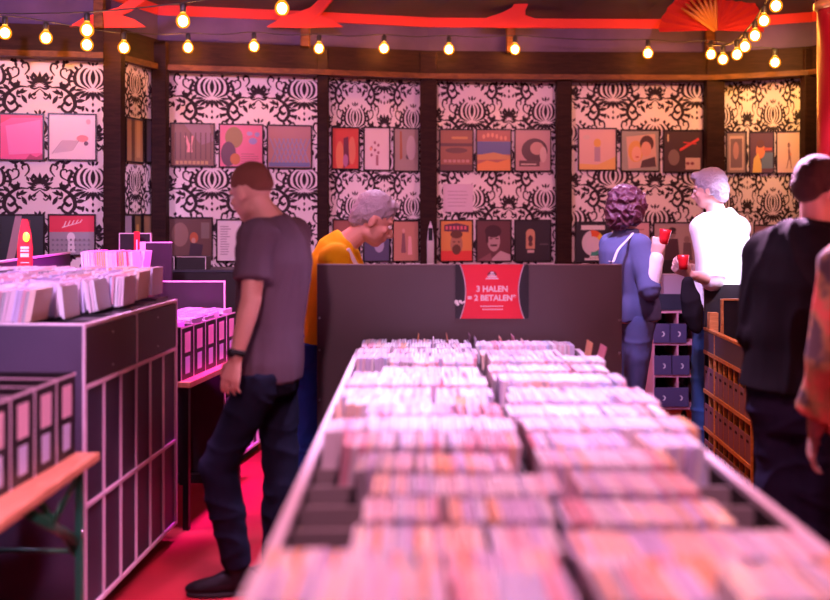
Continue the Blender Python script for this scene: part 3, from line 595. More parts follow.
# ------------------------------------------------------------------ left CD unit
lu = thing('cd_display_unit', 'tall dark unit with white edges and slotted side, CDs on top, at left', 'display unit', (-1.212, 3.50, 0), -math.radians(3.6))
LL, LW, LZ = 1.07, 1.05, 1.15
part('front_board', GREYB, lu, (-LW, -.004, -.018, 0, .08, LZ+.005), bev=.002)
part('back_board', BLACK, lu, (-LW, -.012, LL-.018, LL, .08, LZ+.01), bev=.002)
part('side_board', NAVYB, lu, (-.05, -.010, .002, LL-.018, .096, .916))
part('base_board', BLACK, lu, (-LW, -.012, 0, LL-.018, .08, .10))
part('bin_floor', BLACK, lu, (-LW, -.012, 0, LL-.018, .98, 1.0))
ze = EDGE
zs = [(.08, .095), (.475, .49), (.915, .93), (1.145, 1.16)]
part('bottom_rail', ze, lu, (-.014, 0, 0, LL, *zs[0]), bev=.001); part('middle_rail', ze, lu, (-.035, 0, 0, LL, *zs[1]), bev=.001)
part('upper_rail', ze, lu, (-.035, 0, 0, LL, *zs[2]), bev=.001); part('top_rail', ze, lu, (-.014, 0, 0, LL, *zs[3]), bev=.001)
part('corner_edge', ze, lu, (-.006, .002, -.018, -.006, .08, 1.16)); part('corner_edge', ze, lu, (-.014, .002, LL-.006, LL+.004, .08, 1.16))
part('front_top_edge', ze, lu, (-LW, 0, -.018, -.004, LZ+.005, LZ+.012))
for k in range(0, 7):
    y = 0.004+(LL-.016)*k/6; part('slot_divider', ze, lu, (-.010, 0, y, y+.006, .49, .915)); part('slot_divider', ze, lu, (-.010, 0, y, y+.006, .095, .475))
for k in range(2):
    d = part('flap_door', mat('door_black', (.03, .02, .024), .4), lu, (-.012, -.003, .01+k*LL/2, LL/2-.005+k*LL/2, .935, 1.14), bev=.002)
    for zz in (.97, 1.10): bm = bmesh.new(); yy = LL/4+k*LL/2; tube(bm, [(-.004, yy, zz), (0, yy, zz)], [.004, .003], 8); obj('screw', bm, STEEL, d)
part('door_divider', ze, lu, (-.014, 0, LL/2-.005, LL/2+.005, .93, 1.15))
for sy in (.08, LL-.1):
    for sx in (-.08, -LW+.08):
        w = bmesh.new(); tube(w, [(sx-.012, sy, .04), (sx+.012, sy, .04)], [.04, .04], 16, ref=(0, 0, 1)); box(w, sx-.018, sx+.018, sy-.018, sy+.018, .05, .08); obj('caster', w, RUBBER, lu)
ML = Matrix.Translation((-1.212, 3.50, 0)) @ Matrix.Rotation(-math.radians(3.6), 4, 'Z')
xr = [-.21, -.15, -.09, -.05, -.04, -.035]
for r in range(6):
    z = 1.150+.007*r; y = .10+r*.162
    part('row_divider', BLACK, lu, (-LW+.01, -.02, y+.078, y+.083, 1.0, 1.15+.006*r))
    part('row_step', BLACK, lu, (-LW+.01, -.02, y-.075, y+.075, 1.0, z-.006))
    fill(-LW+.02, xr[r], y, z, ['front row', 'second row', 'third row', 'fourth row', 'fifth row', 'back row'][r], 'L', ML, 300+r, lean=.16 if r == 0 else random.uniform(-.02, .15), dz=.014, cols=[0, 0, 0, 1, 2, 2, 5, 5, 4, 6, 6, 7, 9] if r == 0 else None, step=.0125)

# behind and beyond: two shallow racks, back boards
bb = thing('back_board', 'long dark board with pale top edge behind the CDs at far left', 'board', (-2.06, 4.66, 0), math.radians(5))
part('board', GREYB, bb, (-.02, 0, 0, 1.35, .05, 1.325)); part('top_edge', EDGE, bb, (-.024, .004, 0, 1.35, 1.325, 1.335)); part('foot', BLACK, bb, (-.15, .1, .05, .12, 0, .05)); part('foot', BLACK, bb, (-.15, .1, 1.2, 1.27, 0, .05))
rk = thing('cd_rack', 'low dark rack with a magenta-lit row of CD cases behind the left unit', 'display rack', (at(105, 0, 5.2).x, 5.2, 0))
part('cabinet', wood('brown_rack', (.10, .03, .02), (.22, .08, .05)), rk, (-.16, .17, 0, .34, .06, 1.235), bev=.003); part('plinth', BLACK, rk, (-.14, .15, .02, .3, 0, .06)); part('front_edge', ORWOOD, rk, (-.165, .175, -.008, 0, 1.20, 1.25))
fill(-.15, .16, .10, 1.238, 'rack', 'R', Matrix.Translation((at(105, 0, 5.2).x, 5.2, 0)), 410, dz=.004, cols=[1, 1, 4, 0, 3, 8]); fill(-.15, .16, .25, 1.238, 'rack', 'R', Matrix.Translation((at(105, 0, 5.2).x, 5.2, 0)), 411, dz=.004, cols=[1, 4, 0, 3])
# upright slab with lit left edge, small framed board, red tag
def slab(px0, px1, py0, Y, name, label, cat, zb, m=BLACK, em=EDGE, thick=.02, ew=.01, top=True, leftm=None, rt=True):
    a, b = at(px0, py0, Y), at(px1, py0, Y); w = b.x-a.x
    t = thing(name, label, cat, ((a.x+b.x)/2, Y, 0))
    part('board', m, t, (-w/2+ew, w/2-ew, 0, thick, zb, a.z-ew))
    part('left_edge', em, t, (-w/2, -w/2+ew, -.002, thick+.002, zb, a.z)); part('top_edge', em, t, (-w/2+ew, w/2-ew, -.002, thick+.002, a.z-ew, a.z))
    if rt: part('right_edge', em, t, (w/2-ew, w/2, -.002, thick+.002, zb, a.z))
    part('foot', BLACK, t, (-w/2+.02, w/2-.02, 0 if zb > .3 else -.05, thick+.10, 0, zb))
    return t
slab(140, 172.5, 242, 5.80, 'divider_board', 'dark upright board with thick magenta-lit left edge behind the left unit', 'board', .06, ew=.006, rt=False)
t = part('lit_edge', EDGE, bpy.data.objects['divider_board'], (-.098, -.064, -.008, -.002, .06, 1.405))
slab(119, 151, 233, 6.0, 'divider_board', 'small black board with thin white edges left of the magenta-edged board', 'board', .06, ew=.006)
rt = thing('red_tag', 'small red tag sign standing up in front of the small black board', 'sign', at(137, 262, 5.93))
part('tag_card', mat('tag_red', (.75, .03, .04), .4), rt, (-.018, .018, -.004, 0, 0, .19), bev=.001)
part('white_print', WHITE, rt, (-.010, .010, -.0046, -.0042, .02, .05), (-.004, .004, -.0046, -.0042, .07, .14)); part('stick', DARKM, rt, (-.004, .004, 0, .005, -(rt.location.z), .02))
# low dark shelving beyond
sh = thing('low_shelf_unit', 'long low dark shelf unit against the second wallpaper panel', 'shelf unit', (at(205, 0, 6.5).x, 6.5, 0))
part('cabinet', BLACK, sh, (-.36, .30, 0, .4, .06, 1.18), bev=.003); part('top_edge', NAVYB, sh, (-.37, .31, -.006, .41, 1.18, 1.195)); part('plinth', RUBBER, sh, (-.34, .28, .03, .38, 0, .06))
for k, (a, b) in enumerate(((154, 174.5), (176.5, 206))):
    x0, x1 = at(a, 0, 6.55).x-at(205, 0, 6.5).x, at(b, 0, 6.55).x-at(205, 0, 6.5).x
    t = thing('cd_crate', 'small black open crate with white edges, %s of two on the low shelf' % ('left' if k == 0 else 'right'), 'crate', (at(205, 0, 6.5).x+(x0+x1)/2, 6.55, 1.196)); w = (x1-x0)/2
    part('front', BLACK, t, (-w, w, 0, .012, 0, .088)); part('back', BLACK, t, (-w, w, .15, .162, 0, .088)); part('side', BLACK, t, (-w, -w+.01, .012, .15, 0, .088)); part('side', BLACK, t, (w-.01, w, .012, .15, 0, .088))
    part('edge_strip', EDGE, t, (-w, w, -.002, 0, .084, .088)); part('edge_strip', EDGE, t, (w-.005, w, -.002, 0, 0, .084))

# table C with labelled boxes, CDs and back board
tc = thing('folding_table', 'wooden folding table at left behind the tall unit, carrying black boxes', 'table', (-1.10, 4.66, 0), -math.radians(8.4))
part('tabletop', TABLE, tc, (-.42, 0, 0, .88, .715, .745), bev=.004)
for y in (.06, .82): part('leg', DARKM, tc, (-.06, -.03, y-.015, y+.015, 0, .715)); part('leg', DARKM, tc, (-.39, -.36, y-.015, y+.015, 0, .715))
def label_box(name, label, M, w, d, h, group, hot=True, xdir=1):
    # a CD box whose narrow end (facing +x) carries two label windows
    t = thing(name, label, 'storage box', M.translation, M.to_euler().z, group)
    part('case', BLACK, t, (-d, -d+.006, 0, w, 0, h), (-d+.006, 0, 0, .006, 0, h), (-d+.006, 0, w-.006, w, 0, h), (-.006, 0, .006, w-.006, 0, h), (-d+.006, -.006, .006, w-.006, 0, .006))
    part('end_trim', EDGE, t, (0, .002, 0, .007, 0, h), (0, .002, .007, w-.0, h-.008, h), (-d, 0, -.001, .005, h, h+.003))
    part('label', mat('label_pink', (.85, .62, .66), .4), t, (0, .0015, w*.32, w*.80, h*.50, h*.88), bev=.0005)
    part('label', mat('label_blue', (.62, .68, .85), .4), t, (0, .0015, w*.36, w*.74, h*.10, h*.42), bev=.0005)
    return t
MC = Matrix.Translation((-1.10, 4.66, .745)) @ Matrix.Rotation(-math.radians(8.4), 4, 'Z')
names = ['nearest', 'second', 'third', 'fourth', 'farthest']
for k in range(5):
    label_box('storage_box', 'black box with two pale labels on the rear left table, %s one' % names[k], MC @ Matrix.Translation((-.055, .01+k*.163, 0)), .155, .34, .265, 'labelled boxes on the rear table')
    fill(-.36, -.07, .01+k*.163+.078, .90, 'boxes', 'T', MC @ Matrix.Translation((0, 0, -.745)) , 500+k, dz=.01, cols=[5, 5, 2, 0, 1])
slab(150, 225, 281, 5.60, 'divider_board', 'dark board with thin magenta-lit edges behind the rear table boxes', 'board', .05, ew=.007)
bx = thing('equipment_case', 'black case with magenta-lit rim on the red floor under the rear table', 'case', (at(190, 0, 5.9).x, 6.05, 0))
part('case_body', BLACK, bx, (-.16, .16, 0, .3, .02, .26), bev=.006); part('rim', EDGE, bx, (-.165, .165, -.005, 0, .25, .265)); part('base', RUBBER, bx, (-.14, .14, .02, .28, 0, .02)); part('latch', STEEL, bx, (-.02, .02, -.008, 0, .17, .21))

# low magenta-edged rack seen between the legs of the grey shirted man
lr = thing('low_crate_rack', 'low dark rack with magenta-lit dividers seen between the walking man\'s legs', 'rack', (at(240, 0, 5.9).x, 5.95, 0), -math.radians(10))
part('body', BLACK, lr, (-.14, -.02, 0, .45, .06, .40)); part('bottom_rail', EDGE, lr, (-.02, 0, 0, .45, .06, .075)); part('base', RUBBER, lr, (-.12, -.04, .03, .42, 0, .06))
for k in range(5): part('divider', EDGE, lr, (-.02, 0, k*.11, k*.11+.008, .075, .40))

# ------------------------------------------------------------------ near left beer table and boxes
tb = thing('beer_table', 'wooden beer table with green steel folding legs at the left edge', 'table', (-1.076, 3.25, 0), -math.radians(1))
part('tabletop', TABLE, tb, (-.50, 0, -1.9, 0, .722, .75), bev=.005)
bm = bmesh.new()
box(bm, -.050, -.030, -.100, -.070, 0, .72); obj('leg', bm, GREEN, tb)
bm = bmesh.new(); box(bm, -.45, -.43, -.100, -.070, 0, .72); obj('leg', bm, GREEN, tb)
bm = bmesh.new(); box(bm, -.43, -.05, -.098, -.072, .69, .72); obj('top_bar', bm, GREEN, tb)
bm = bmesh.new(); tube(bm, [(-.44, -.085, .44), (-.04, -.085, .44)], [.008, .008], 8); obj('cross_rod', bm, GREEN, tb)
bm = bmesh.new(); tube(bm, [(-.040, -.085, .47), (-.040, -.52, .71)], [(.018, .004), (.018, .004)], 8, ref=(0, 0, 1)); obj('brace', bm, GREEN, tb)
bm = bmesh.new(); tube(bm, [(-.040, -.085, .70), (-.040, -.32, .60)], [(.018, .004)]*2, 8, ref=(0, 0, 1)); obj('hinge_strip', bm, GREEN, tb)
bm = bmesh.new(); tube(bm, [(-.052, -.085, .43), (-.052, -.40, .71)], [(.016, .004)]*2, 8, ref=(0, 0, 1)); obj('brace', bm, GREEN, tb)
bm = bmesh.new(); tube(bm, [(-.034, -.085, .50), (-.024, -.085, .50)], [.012, .010], 10); obj('bolt', bm, STEEL, tb)
for y in (-1.7,):
    for x in (-.065, -.44): part('leg', GREEN, tb, (x-.012, x+.012, y, y+.035, 0, .72))
MT = Matrix.Translation((-1.155, 3.235, .75)) @ Matrix.Rotation(-math.radians(4), 4, 'Z')
for k in range(6):
    label_box('storage_box', 'black box with pink and blue labels on the beer table, %s from its far end' % (['first', 'second', 'third', 'fourth', 'fifth', 'sixth'][k]), MT @ Matrix.Translation((0, -.152*(k+1), 0)), .146, .34, .275, 'labelled boxes on the beer table')
# a few CD cases lying in the near box
for k in range(5):
    o = bpy.data.objects.new('cd_case', CDMESH[[5, 6, 2, 6, 5][k]]); C.objects.link(o)
    o.matrix_world = MT @ Matrix.Translation((-.10-.024*k, -.56+.01*k, .205)) @ Matrix.Rotation(-.55, 4, 'Y')
    tag(o, 'blue grey CD case leaning out of the boxes on the beer table', 'CD case', 'leaning cases on the beer table')

# pointed red sign behind left CDs
rs = thing('bottle_sign', 'tall red bottle-shaped sign with white print and a glowing yellow-lit spot', 'sign', at(24.5, 274, 4.75))
prof = [(-.036, 0), (.036, 0), (.036, .13), (.030, .20), (.014, .26), (.010, .275), (-.012, .275), (-.016, .26), (-.028, .20), (-.036, .13)]
bm = bmesh.new(); f = bm.faces.new([bm.verts.new((x, 0, z)) for x, z in prof]); g = bmesh.ops.extrude_face_region(bm, geom=[f])
bmesh.ops.translate(bm, vec=(0, .012, 0), verts=[v for v in g['geom'] if isinstance(v, bmesh.types.BMVert)]); obj('sign_body', bm, mat('sign_bottle_red', (.78, .03, .05), .4), rs)
part('white_print', WHITE, rs, *[(-.02, .022, -.0012, -.0004, z, z+h) for z, h in ((.03, .008), (.055, .004), (.085, .018), (.112, .008), (.125, .012))])
bm = bmesh.new(); ell(bm, (.012, -.008, .185), (.016, .010, .024)); obj('yellow_lit_spot', bm, mat('lit_spot_yellow', (.9, .6, .05), .3, emit=(1, .55, .05), es=3), rs)  # yellow-lit spot of the sign, its light put in as emission
part('stake', DARKM, rs, (-.006, .006, .012, .02, -rs.location.z, .1))

# ------------------------------------------------------------------ rack D behind the woman
RX0, RX1, RY = at(653, 0, 6.9).x, at(703, 0, 6.9).x, 6.9
zf = lambda py: EYE-(py-HY)/F*RY
rd = thing('box_rack', 'tall narrow black rack with pink-lit edges between the woman and white-shirted man', 'rack', ((RX0+RX1)/2, RY, 0)); w = (RX1-RX0)/2; D = .36
PINKE = mat('pink_lit_edge', (.75, .36, .44), .5)  # pink light put into the colour of the white edge trims
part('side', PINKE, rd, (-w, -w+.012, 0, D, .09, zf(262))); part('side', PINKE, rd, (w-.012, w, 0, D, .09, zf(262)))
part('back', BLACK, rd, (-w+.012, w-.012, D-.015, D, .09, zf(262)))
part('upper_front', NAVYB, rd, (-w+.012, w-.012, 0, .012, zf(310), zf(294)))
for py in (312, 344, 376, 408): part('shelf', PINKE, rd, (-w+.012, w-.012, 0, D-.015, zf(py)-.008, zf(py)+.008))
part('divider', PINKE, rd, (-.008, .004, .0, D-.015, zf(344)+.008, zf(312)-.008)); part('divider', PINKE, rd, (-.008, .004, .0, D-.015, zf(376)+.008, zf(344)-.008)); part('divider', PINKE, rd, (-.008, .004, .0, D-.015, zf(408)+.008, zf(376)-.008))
for sx in (-w+.05, w-.05):
    for sy in (.05, D-.05):
        bm = bmesh.new(); tube(bm, [(sx-.012, sy, .04), (sx+.012, sy, .04)], [.04, .04], 16, ref=(0, 0, 1)); box(bm, sx-.012, sx+.012, sy-.012, sy+.012, .05, .09); obj('caster', bm, RUBBER, rd)
cx = (RX0+RX1)/2
def eye_box(px, py, label):
    p = at(px, py, RY-.01); t = thing('storage_box', label, 'storage box', p, 0, 'black boxes with round finger holes'); b = .062
    t.location.z = p.z
    part('box_front', mat('box_slate', (.09, .075, .17), .5), t, (-b, b, 0, .006, 0, .14), bev=.001); part('box_side', BLACK, t, (-b, -b+.006, .006, .30, 0, .14)); part('box_side', BLACK, t, (b-.006, b, .006, .30, 0, .14)); part('box_floor', BLACK, t, (-b+.006, b-.006, .006, .30, 0, .006))
    bm = bmesh.new(); P = circ(0, 0, .020, .020, 14, -80, 80)+[(x*1.0-.010, y*.8) for x, y in circ(0, 0, .020, .020, 14, -70, 70)][::-1]
    bm.faces.new([bm.verts.new((x, -.001, .065+y)) for x, y in P]); tag(obj('finger_hole', bm, WHITE, t), 'pale crescent finger hole')
for px, py, l in ((662, 343, 'top row left'), (678, 343, 'top row right'), (663, 375, 'middle row left'), (681, 375, 'middle row right'), (663, 407, 'bottom row left'), (680, 407, 'bottom row right'), (696, 407, 'bottom row far right')):
    if px == 696: continue
    eye_box(px, py, 'black box with crescent finger hole, %s of the tall narrow rack' % l)
bm = bmesh.new(); box(bm, -.075, .075, 0, .12, 0, .17)
o = obj('leaflet_pile', bm, mat('leaflet', (.55, .42, .50), .5)); o.location = (cx-.02, RY+.03, zf(294)-.03); tag(o, 'pale lilac stack of leaflets in the top tray of the tall narrow rack', 'leaflets')

# ------------------------------------------------------------------ rack E at the right
re = thing('cd_cabinet', 'black cabinet with orange lit shelf edges and small compartments, at right', 'cabinet', (1.70, 4.80, 0), -math.radians(2.7))
ED, EWd = .92, .9
part('near_board', BLACK, re, (.0, EWd, -.018, 0, .06, .89), bev=.002); part('back_board', BLACK, re, (.0, EWd, ED, ED+.018, .06, 1.15), bev=.002)
part('top_band', mat('band_plum', (.09, .07, .11), .5), re, (-.004, .010, 0, ED, .755, .875), bev=.001)
part('inner_board', BLACK, re, (.02, .035, 0, ED, .08, .755)); part('bin_floor', BLACK, re, (.0, EWd, 0, ED, .735, .75))
part('inner_upright', BLACK, re, (.03, EWd, .62, .632, .75, 1.08)); part('upright_edge', ORWOOD, re, (.016, .03, .615, .637, .75, 1.088)); part('upright_edge', ORWOOD, re, (.03, EWd, .615, .637, 1.08, 1.090))
part('small_block', ORWOOD, re, (.0, .05, .80, .86, .88, .99))
for z in (.885, .745, .51, .285, .07): part('shelf_edge', ORWOOD, re, (-.008, .02, 0, ED, z-.008, z+(.008 if z > .88 else .014)), bev=.001)
part('corner_edge', ORWOOD, re, (-.008, .004, -.02, -.008, .06, .89)); part('corner_edge', ORWOOD, re, (-.008, .004, .675, .685, .06, .89)); part('plinth', RUBBER, re, (.05, EWd-.05, .05, ED-.05, 0, .06))
ME = Matrix.Translation((1.70, 4.80, 0)) @ Matrix.Rotation(-math.radians(2.7), 4, 'Z')
for ri, (z0, nm) in enumerate(((.53, 'top'), (.305, 'middle'), (.09, 'bottom'))):
    for k in range(9):
        y = .006+k*.1015
        part('divider', ORWOOD, re, (-.001, .02, y-.002, y+.003, z0-.01, z0+.21))
        M = ME @ Matrix.Translation((0, y, z0-.005))
        t = thing('storage_box', 'reddish box front in the %s row of the orange-edged right cabinet' % nm, 'storage box', M.translation, -math.radians(2.7), 'boxes in the %s row of the right cabinet' % nm)
        part('box_front', mat('box_maroon', (.24, .12, .17), .45), t, (-.002, .004, .005, .094, 0, .140), bev=.001)
        part('finger_slot', RUBBER, t, (-.0035, -.002, .035, .07, .10, .115))
# second similar cabinet nearer, behind the legs at the lower right
rf = thing('cd_cabinet', 'dim cabinet with orange shelf edges behind the legs at lower right edge', 'cabinet', (1.80, 3.72, 0), -math.radians(2.7))
part('near_board', BLACK, rf, (.0, .7, -.018, 0, .06, .80)); part('inner_board', BLACK, rf, (.02, .035, 0, .8, .06, .80)); part('top_board', BLACK, rf, (0, .7, 0, .8, .80, .815)); part('far_board', BLACK, rf, (0, .7, .8, .818, .06, .80)); part('plinth', RUBBER, rf, (.05, .65, .03, .75, 0, .06))
for z in (.79, .56, .33, .07): part('shelf_edge', ORWOOD, rf, (-.006, .02, 0, .8, z-.006, z+.010))
for k in range(8): part('divider', ORWOOD, rf, (-.004, .02, k*.108, k*.108+.006, .08, .79))

# ------------------------------------------------------------------ emit the CDs
cds.sort(key=lambda c: -c[0])
NIND = 290
UN = {'C': 'long centre bin', 'L': 'tall left unit'}
rest = {}
for i, (sc, M, k, where, unit) in enumerate(cds):
    if unit in UN and sum(1 for _ in ()) == 0 and i < NIND and sc > 0:
        o = bpy.data.objects.new('cd_case', CDMESH[k]); C.objects.link(o); o.matrix_world = M
        w = where.replace(', ', ' of the ') if unit == 'C' else where
        tag(o, '%s CD case in the %s of the %s' % (PAL[k][0], where, UN[unit]), 'CD case', '%s cases, %s, %s' % (PAL[k][0], where, UN[unit]))
    else: rest.setdefault(unit, []).append((M, k))
RL = {'C': ('cd_cases_rest', 'packed rows of CD cases further back in the long centre bin'), 'L': ('cd_cases_rest', 'packed rows of CD cases behind the front row on the tall left unit'),
      'R': ('cd_cases_rest', 'magenta-lit CD cases packed on the low rack behind the left unit'), 'T': ('cd_cases_rest', 'blue-white CD cases packed in the boxes on the rear table')}
for u, L in rest.items():
    bm = bmesh.new()
    for M, k in L: cd_into(bm, M, 0, 1+k)
    o = obj('packed_cd_cases', bm, [CASE]+CDM); tag(o, RL[u][1], 'CD cases', kind='stuff')

# ------------------------------------------------------------------ people
def remesh(bm, vox, smooth=4, amp=0.0, fscale=9.0, seed=0, fold=(1, 1, .35)):
    bmesh.ops.recalc_face_normals(bm, faces=bm.faces)
    me = bpy.data.meshes.new('tmp'); bm.to_mesh(me); bm.free()
    o = bpy.data.objects.new('tmp', me); C.objects.link(o)
    r = o.modifiers.new('r', 'REMESH'); r.mode = 'VOXEL'; r.voxel_size = vox; r.use_smooth_shade = True
    s = o.modifiers.new('s', 'SMOOTH'); s.factor = .6; s.iterations = smooth
    bpy.context.view_layer.update()
    m2 = bpy.data.meshes.new_from_object(o.evaluated_get(bpy.context.evaluated_depsgraph_get()))
    bpy.data.objects.remove(o); bpy.data.meshes.remove(me)
    if amp:
        ns = [v.normal.copy() for v in m2.vertices]; off = Vector((seed*3.1, seed*1.7, seed))
        for v, n in zip(m2.vertices, ns):
            p = Vector((v.co.x*fold[0], v.co.y*fold[1], v.co.z*fold[2]))*fscale+off
            q = p+Vector((noise.noise(p*.6), noise.noise(p*.6+Vector((5, 5, 5))), noise.noise(p*.6+Vector((9, 1, 4)))))*.9
            h = 1-2*abs(noise.noise(q)); v.co += n*amp*(h*h-.4)
    return m2
def link(name, me, m, parent):
    me.materials.clear(); me.materials.append(m)
    for p in me.polygons: p.use_smooth = True
    me.name = name; o = bpy.data.objects.new(name, me); C.objects.link(o); o.parent = parent
    o.matrix_parent_inverse = Matrix.Translation(parent.location).inverted(); return o
def linkbm(name, bm, m, parent):
    bmesh.ops.recalc_face_normals(bm, faces=bm.faces); me = bpy.data.meshes.new(name); bm.to_mesh(me); bm.free(); return link(name, me, m, parent)

def torso(bm, J, g=0, lo=0, k=1.0, belly=0):
    pe, wa, ch, sh, ne = (J[x] for x in ('pel', 'waist', 'chest', 'sh', 'neck')); f = J['f']; rt, rh = J['right'], J['rhip']
    up = (wa-pe).normalized()
    R = [(pe-up*.06, .105, .078, rh), (pe-up*.03, .160, .115, rh), (pe+up*.05, .165, .118, rh), (wa, .148, .110, (rh+rt)/2), (wa.lerp(ch, .5), .155, .117, rt), (ch, .168, .125, rt), (ch.lerp(sh, .6), .172, .112, rt), (sh+(ne-sh)*.15, .140, .085, rt), (ne-(ne-sh)*.35, .085, .072, rt), (ne, .060, .060, rt)]
    R = R[lo:]
    pts = [r[0] for r in R]; tube(bm, pts, [((r[1]*k+g), (r[2]*k+g+belly*(1 if 1 < i+lo < 6 else 0))) for i, r in enumerate(R)], 20, ref=[tuple(r[3]) for r in R], dome=False)
def arm(bm, J, s, g=0, end=1.0, k=1.0, cuff=0):
    S, E, W = J['s'+s], J['e'+s], J['w'+s]
    P = [S, S.lerp(E, .33), S.lerp(E, .7), E, E.lerp(W, .3), E.lerp(W, .7), W]; R = [.060, .052, .044, .041, .041, .034, .026]
    tube(bm, [J['sh'].lerp(S, .5)-Vector((0,0,.01)), S], [.06*k+g, .062*k+g], 14, dome=True)
    n = {1.0: 7, .5: 4, .45: 3, .8: 6}[end]
    tube(bm, P[:n], [r*k+g+(cuff if i == n-1 else 0) for i, r in enumerate(R[:n])], 14, dome=(end == 1.0 and g == 0) )
    ell(bm, S, (.062*k+g,)*3); 
    if n > 3: ell(bm, E, (.042*k+g,)*3)
def leg(bm, J, s, g=0, k=1.0, flare=0):
    H, K, A = J['h'+s], J['k'+s], J['a'+s]
    P = [H+Vector((0,0,.05)), H, H.lerp(K, .5), K, K.lerp(A, .35), K.lerp(A, .8), A]; R = [.085, .088, .076, .056, .056, .042, .038]
    tube(bm, P, [r*k+g+flare*(i > 2) for i, r in enumerate(R)], 16); ell(bm, K, (.056*k+g+flare,)*3)
def hand(bm, W, d, n, th, curl=.5, k=1.0):
    # W wrist, d direction of the hand, n palm normal, th direction of the thumb side
    d = d.normalized(); n = (n-d*n.dot(d)).normalized(); t = n.cross(d); t = t if t.dot(th) > 0 else -t
    tube(bm, [W-d*.03, W+d*.015, W+d*.05, W+d*.09], [(.024*k, .018*k), (.030*k, .016*k), (.040*k, .015*k), (.040*k, .013*k)], 14, ref=tuple(t))
    for i, (o, L) in enumerate(((.033, .072), (.011, .080), (-.012, .075), (-.034, .058))):
        b = W+d*.085+t*o*k; c = curl*(1+.12*i); v = (d+t*o*2.2).normalized(); P = [b-d*.02, b]
        for j, l in enumerate((.42, .32, .26)):
            a = c*(j+.6)*.7; P.append(P[-1]+(v*math.cos(a)+n*math.sin(a))*L*l)
        tube(bm, P, [.0095, .0092, .0085, .0078, .0065], 8, dome=True)
    b = W+d*.02+t*.026; v = (d*.62+t*.7+n*.35).normalized(); v2 = (d*.9+t*.28+n*.45).normalized()
    tube(bm, [b-t*.01, b+v*.034, b+v*.034+v2*.03, b+v*.034+v2*.055], [.014, .0125, .0105, .008], 8, dome=True)
def head(bm, c, R, k=1.0, jaw=1.0):
    L = lambda x, y, z: c+R @ Vector((x, y, z))*k
    ell(bm, L(0, -.012, .030), (.075*k, .096*k, .092*k), R, u=20, v=14); ell(bm, L(0, .028, -.035), (.060*k, .062*k, .078*k), R)
    ell(bm, L(0, .050, -.088), (.034*k*jaw, .034*k, .026*k), R); ell(bm, L(0, .0, -.070), (.056*k*jaw, .055*k, .036*k), R)
    tube(bm, [L(0, .080, .012), L(0, .098, -.012), L(0, .112, -.034), L(0, .092, -.042)], [.008*k, .011*k, .014*k, .010*k], 10, dome=True)
    for s in (-1, 1):
        ell(bm, L(s*.012, .098, -.038), (.010*k, .010*k, .008*k), R); ell(bm, L(s*.030, .074, .026), (.026*k, .014*k, .010*k), R)
        ell(bm, L(s*.036, .066, -.022), (.022*k, .018*k, .020*k), R)
        ell(bm, L(s*.074, -.008, -.010), (.009*k, .020*k, .032*k), R @ Matrix.Rotation(s*-.35, 3, 'Z')); ell(bm, L(s*.078, -.016, .002), (.008*k, .016*k, .020*k), R @ Matrix.Rotation(s*-.5, 3, 'Z'))
    ell(bm, L(0, .086, -.058), (.023*k, .011*k, .007*k), R); ell(bm, L(0, .084, -.069), (.020*k, .011*k, .007*k), R)
def basis(f, pitch=0, roll=0):
    f = Vector(f).normalized(); r = Vector((f.y, -f.x, 0)).normalized(); u = r.cross(f)
    M = Matrix((r, f, u)).transposed(); return M @ Matrix.Rotation(pitch, 3, 'X') @ Matrix.Rotation(roll, 3, 'Y')
SKIN = mat('skin', (.66, .36, .28), .5, bump=.05, bscale=80); SKINP = mat('skin_pale', (.68, .40, .33), .5, bump=.05, bscale=80)
EYEW = mat('eye_white', (.7, .68, .66), .2); IRIS = mat('iris', (.04, .03, .03), .2)
def cloth(name, c, var=.12, rough=.9, bump=.25): return mat(name, c, rough, bump=bump, bscale=350, var=var, vscale=5, spec=.12)
def build_person(label, J, hf, pitch, skin=SKIN, k=1.0, handspec=None, voxel=.0062, roll=0, legk=1.0):
    base = Vector((J['pel'].x, J['pel'].y, 0)); p = thing('person', label, 'person', base)
    R = basis(hf, pitch, roll); J['R'] = R
    bm = bmesh.new(); torso(bm, J); hc = J['head']
    tube(bm, [J['neck']-(hc-J['neck']).normalized()*.05, J['neck'], J['neck'].lerp(hc-R @ Vector((0, .02, .05)), .6), hc-R @ Vector((0, .02, .03))], [.064, .060, .054, .055], 16)
    head(bm, hc, R, .97*k)
    for s in 'LR':
        arm(bm, J, s, k=k); leg(bm, J, s, 0, legk)
        d, n, th, cu = (handspec or {}).get(s, ((J['w'+s]-J['e'+s]), -J['f'] if False else (J['pel']-J['w'+s]), J['f'], .5))
        hand(bm, J['w'+s], Vector(d), Vector(n), Vector(th), cu, k)
        A = J['a'+s]; t = J['t'+s]; bmh = .03
        tube(bm, [Vector((A.x, A.y, .05))-t*.03, Vector((A.x, A.y, .05))+t*.06, Vector((A.x, A.y, .04))+t*.14], [.032, .032, .024], 10, dome=True)
    link('body', remesh(bm, voxel, 3), skin, p)
    for s in (-1, 1):
        bm = bmesh.new(); ell(bm, hc+R @ Vector((s*.031, .080, .004))*k, (.0115,)*3, u=12, v=8); e = linkbm('eye', bm, EYEW, p)
        bm = bmesh.new(); ell(bm, hc+R @ Vector((s*.031, .0885, .003))*k, (.0048, .0042, .0048), R, u=10, v=6); i = linkbm('iris', bm, IRIS, p); i.parent = e; i.matrix_parent_inverse = Matrix.Translation(base).inverted() if False else e.matrix_world.inverted() if False else Matrix(); 
        i.matrix_parent_inverse = Matrix(); i.location = (0, 0, 0)
    return p
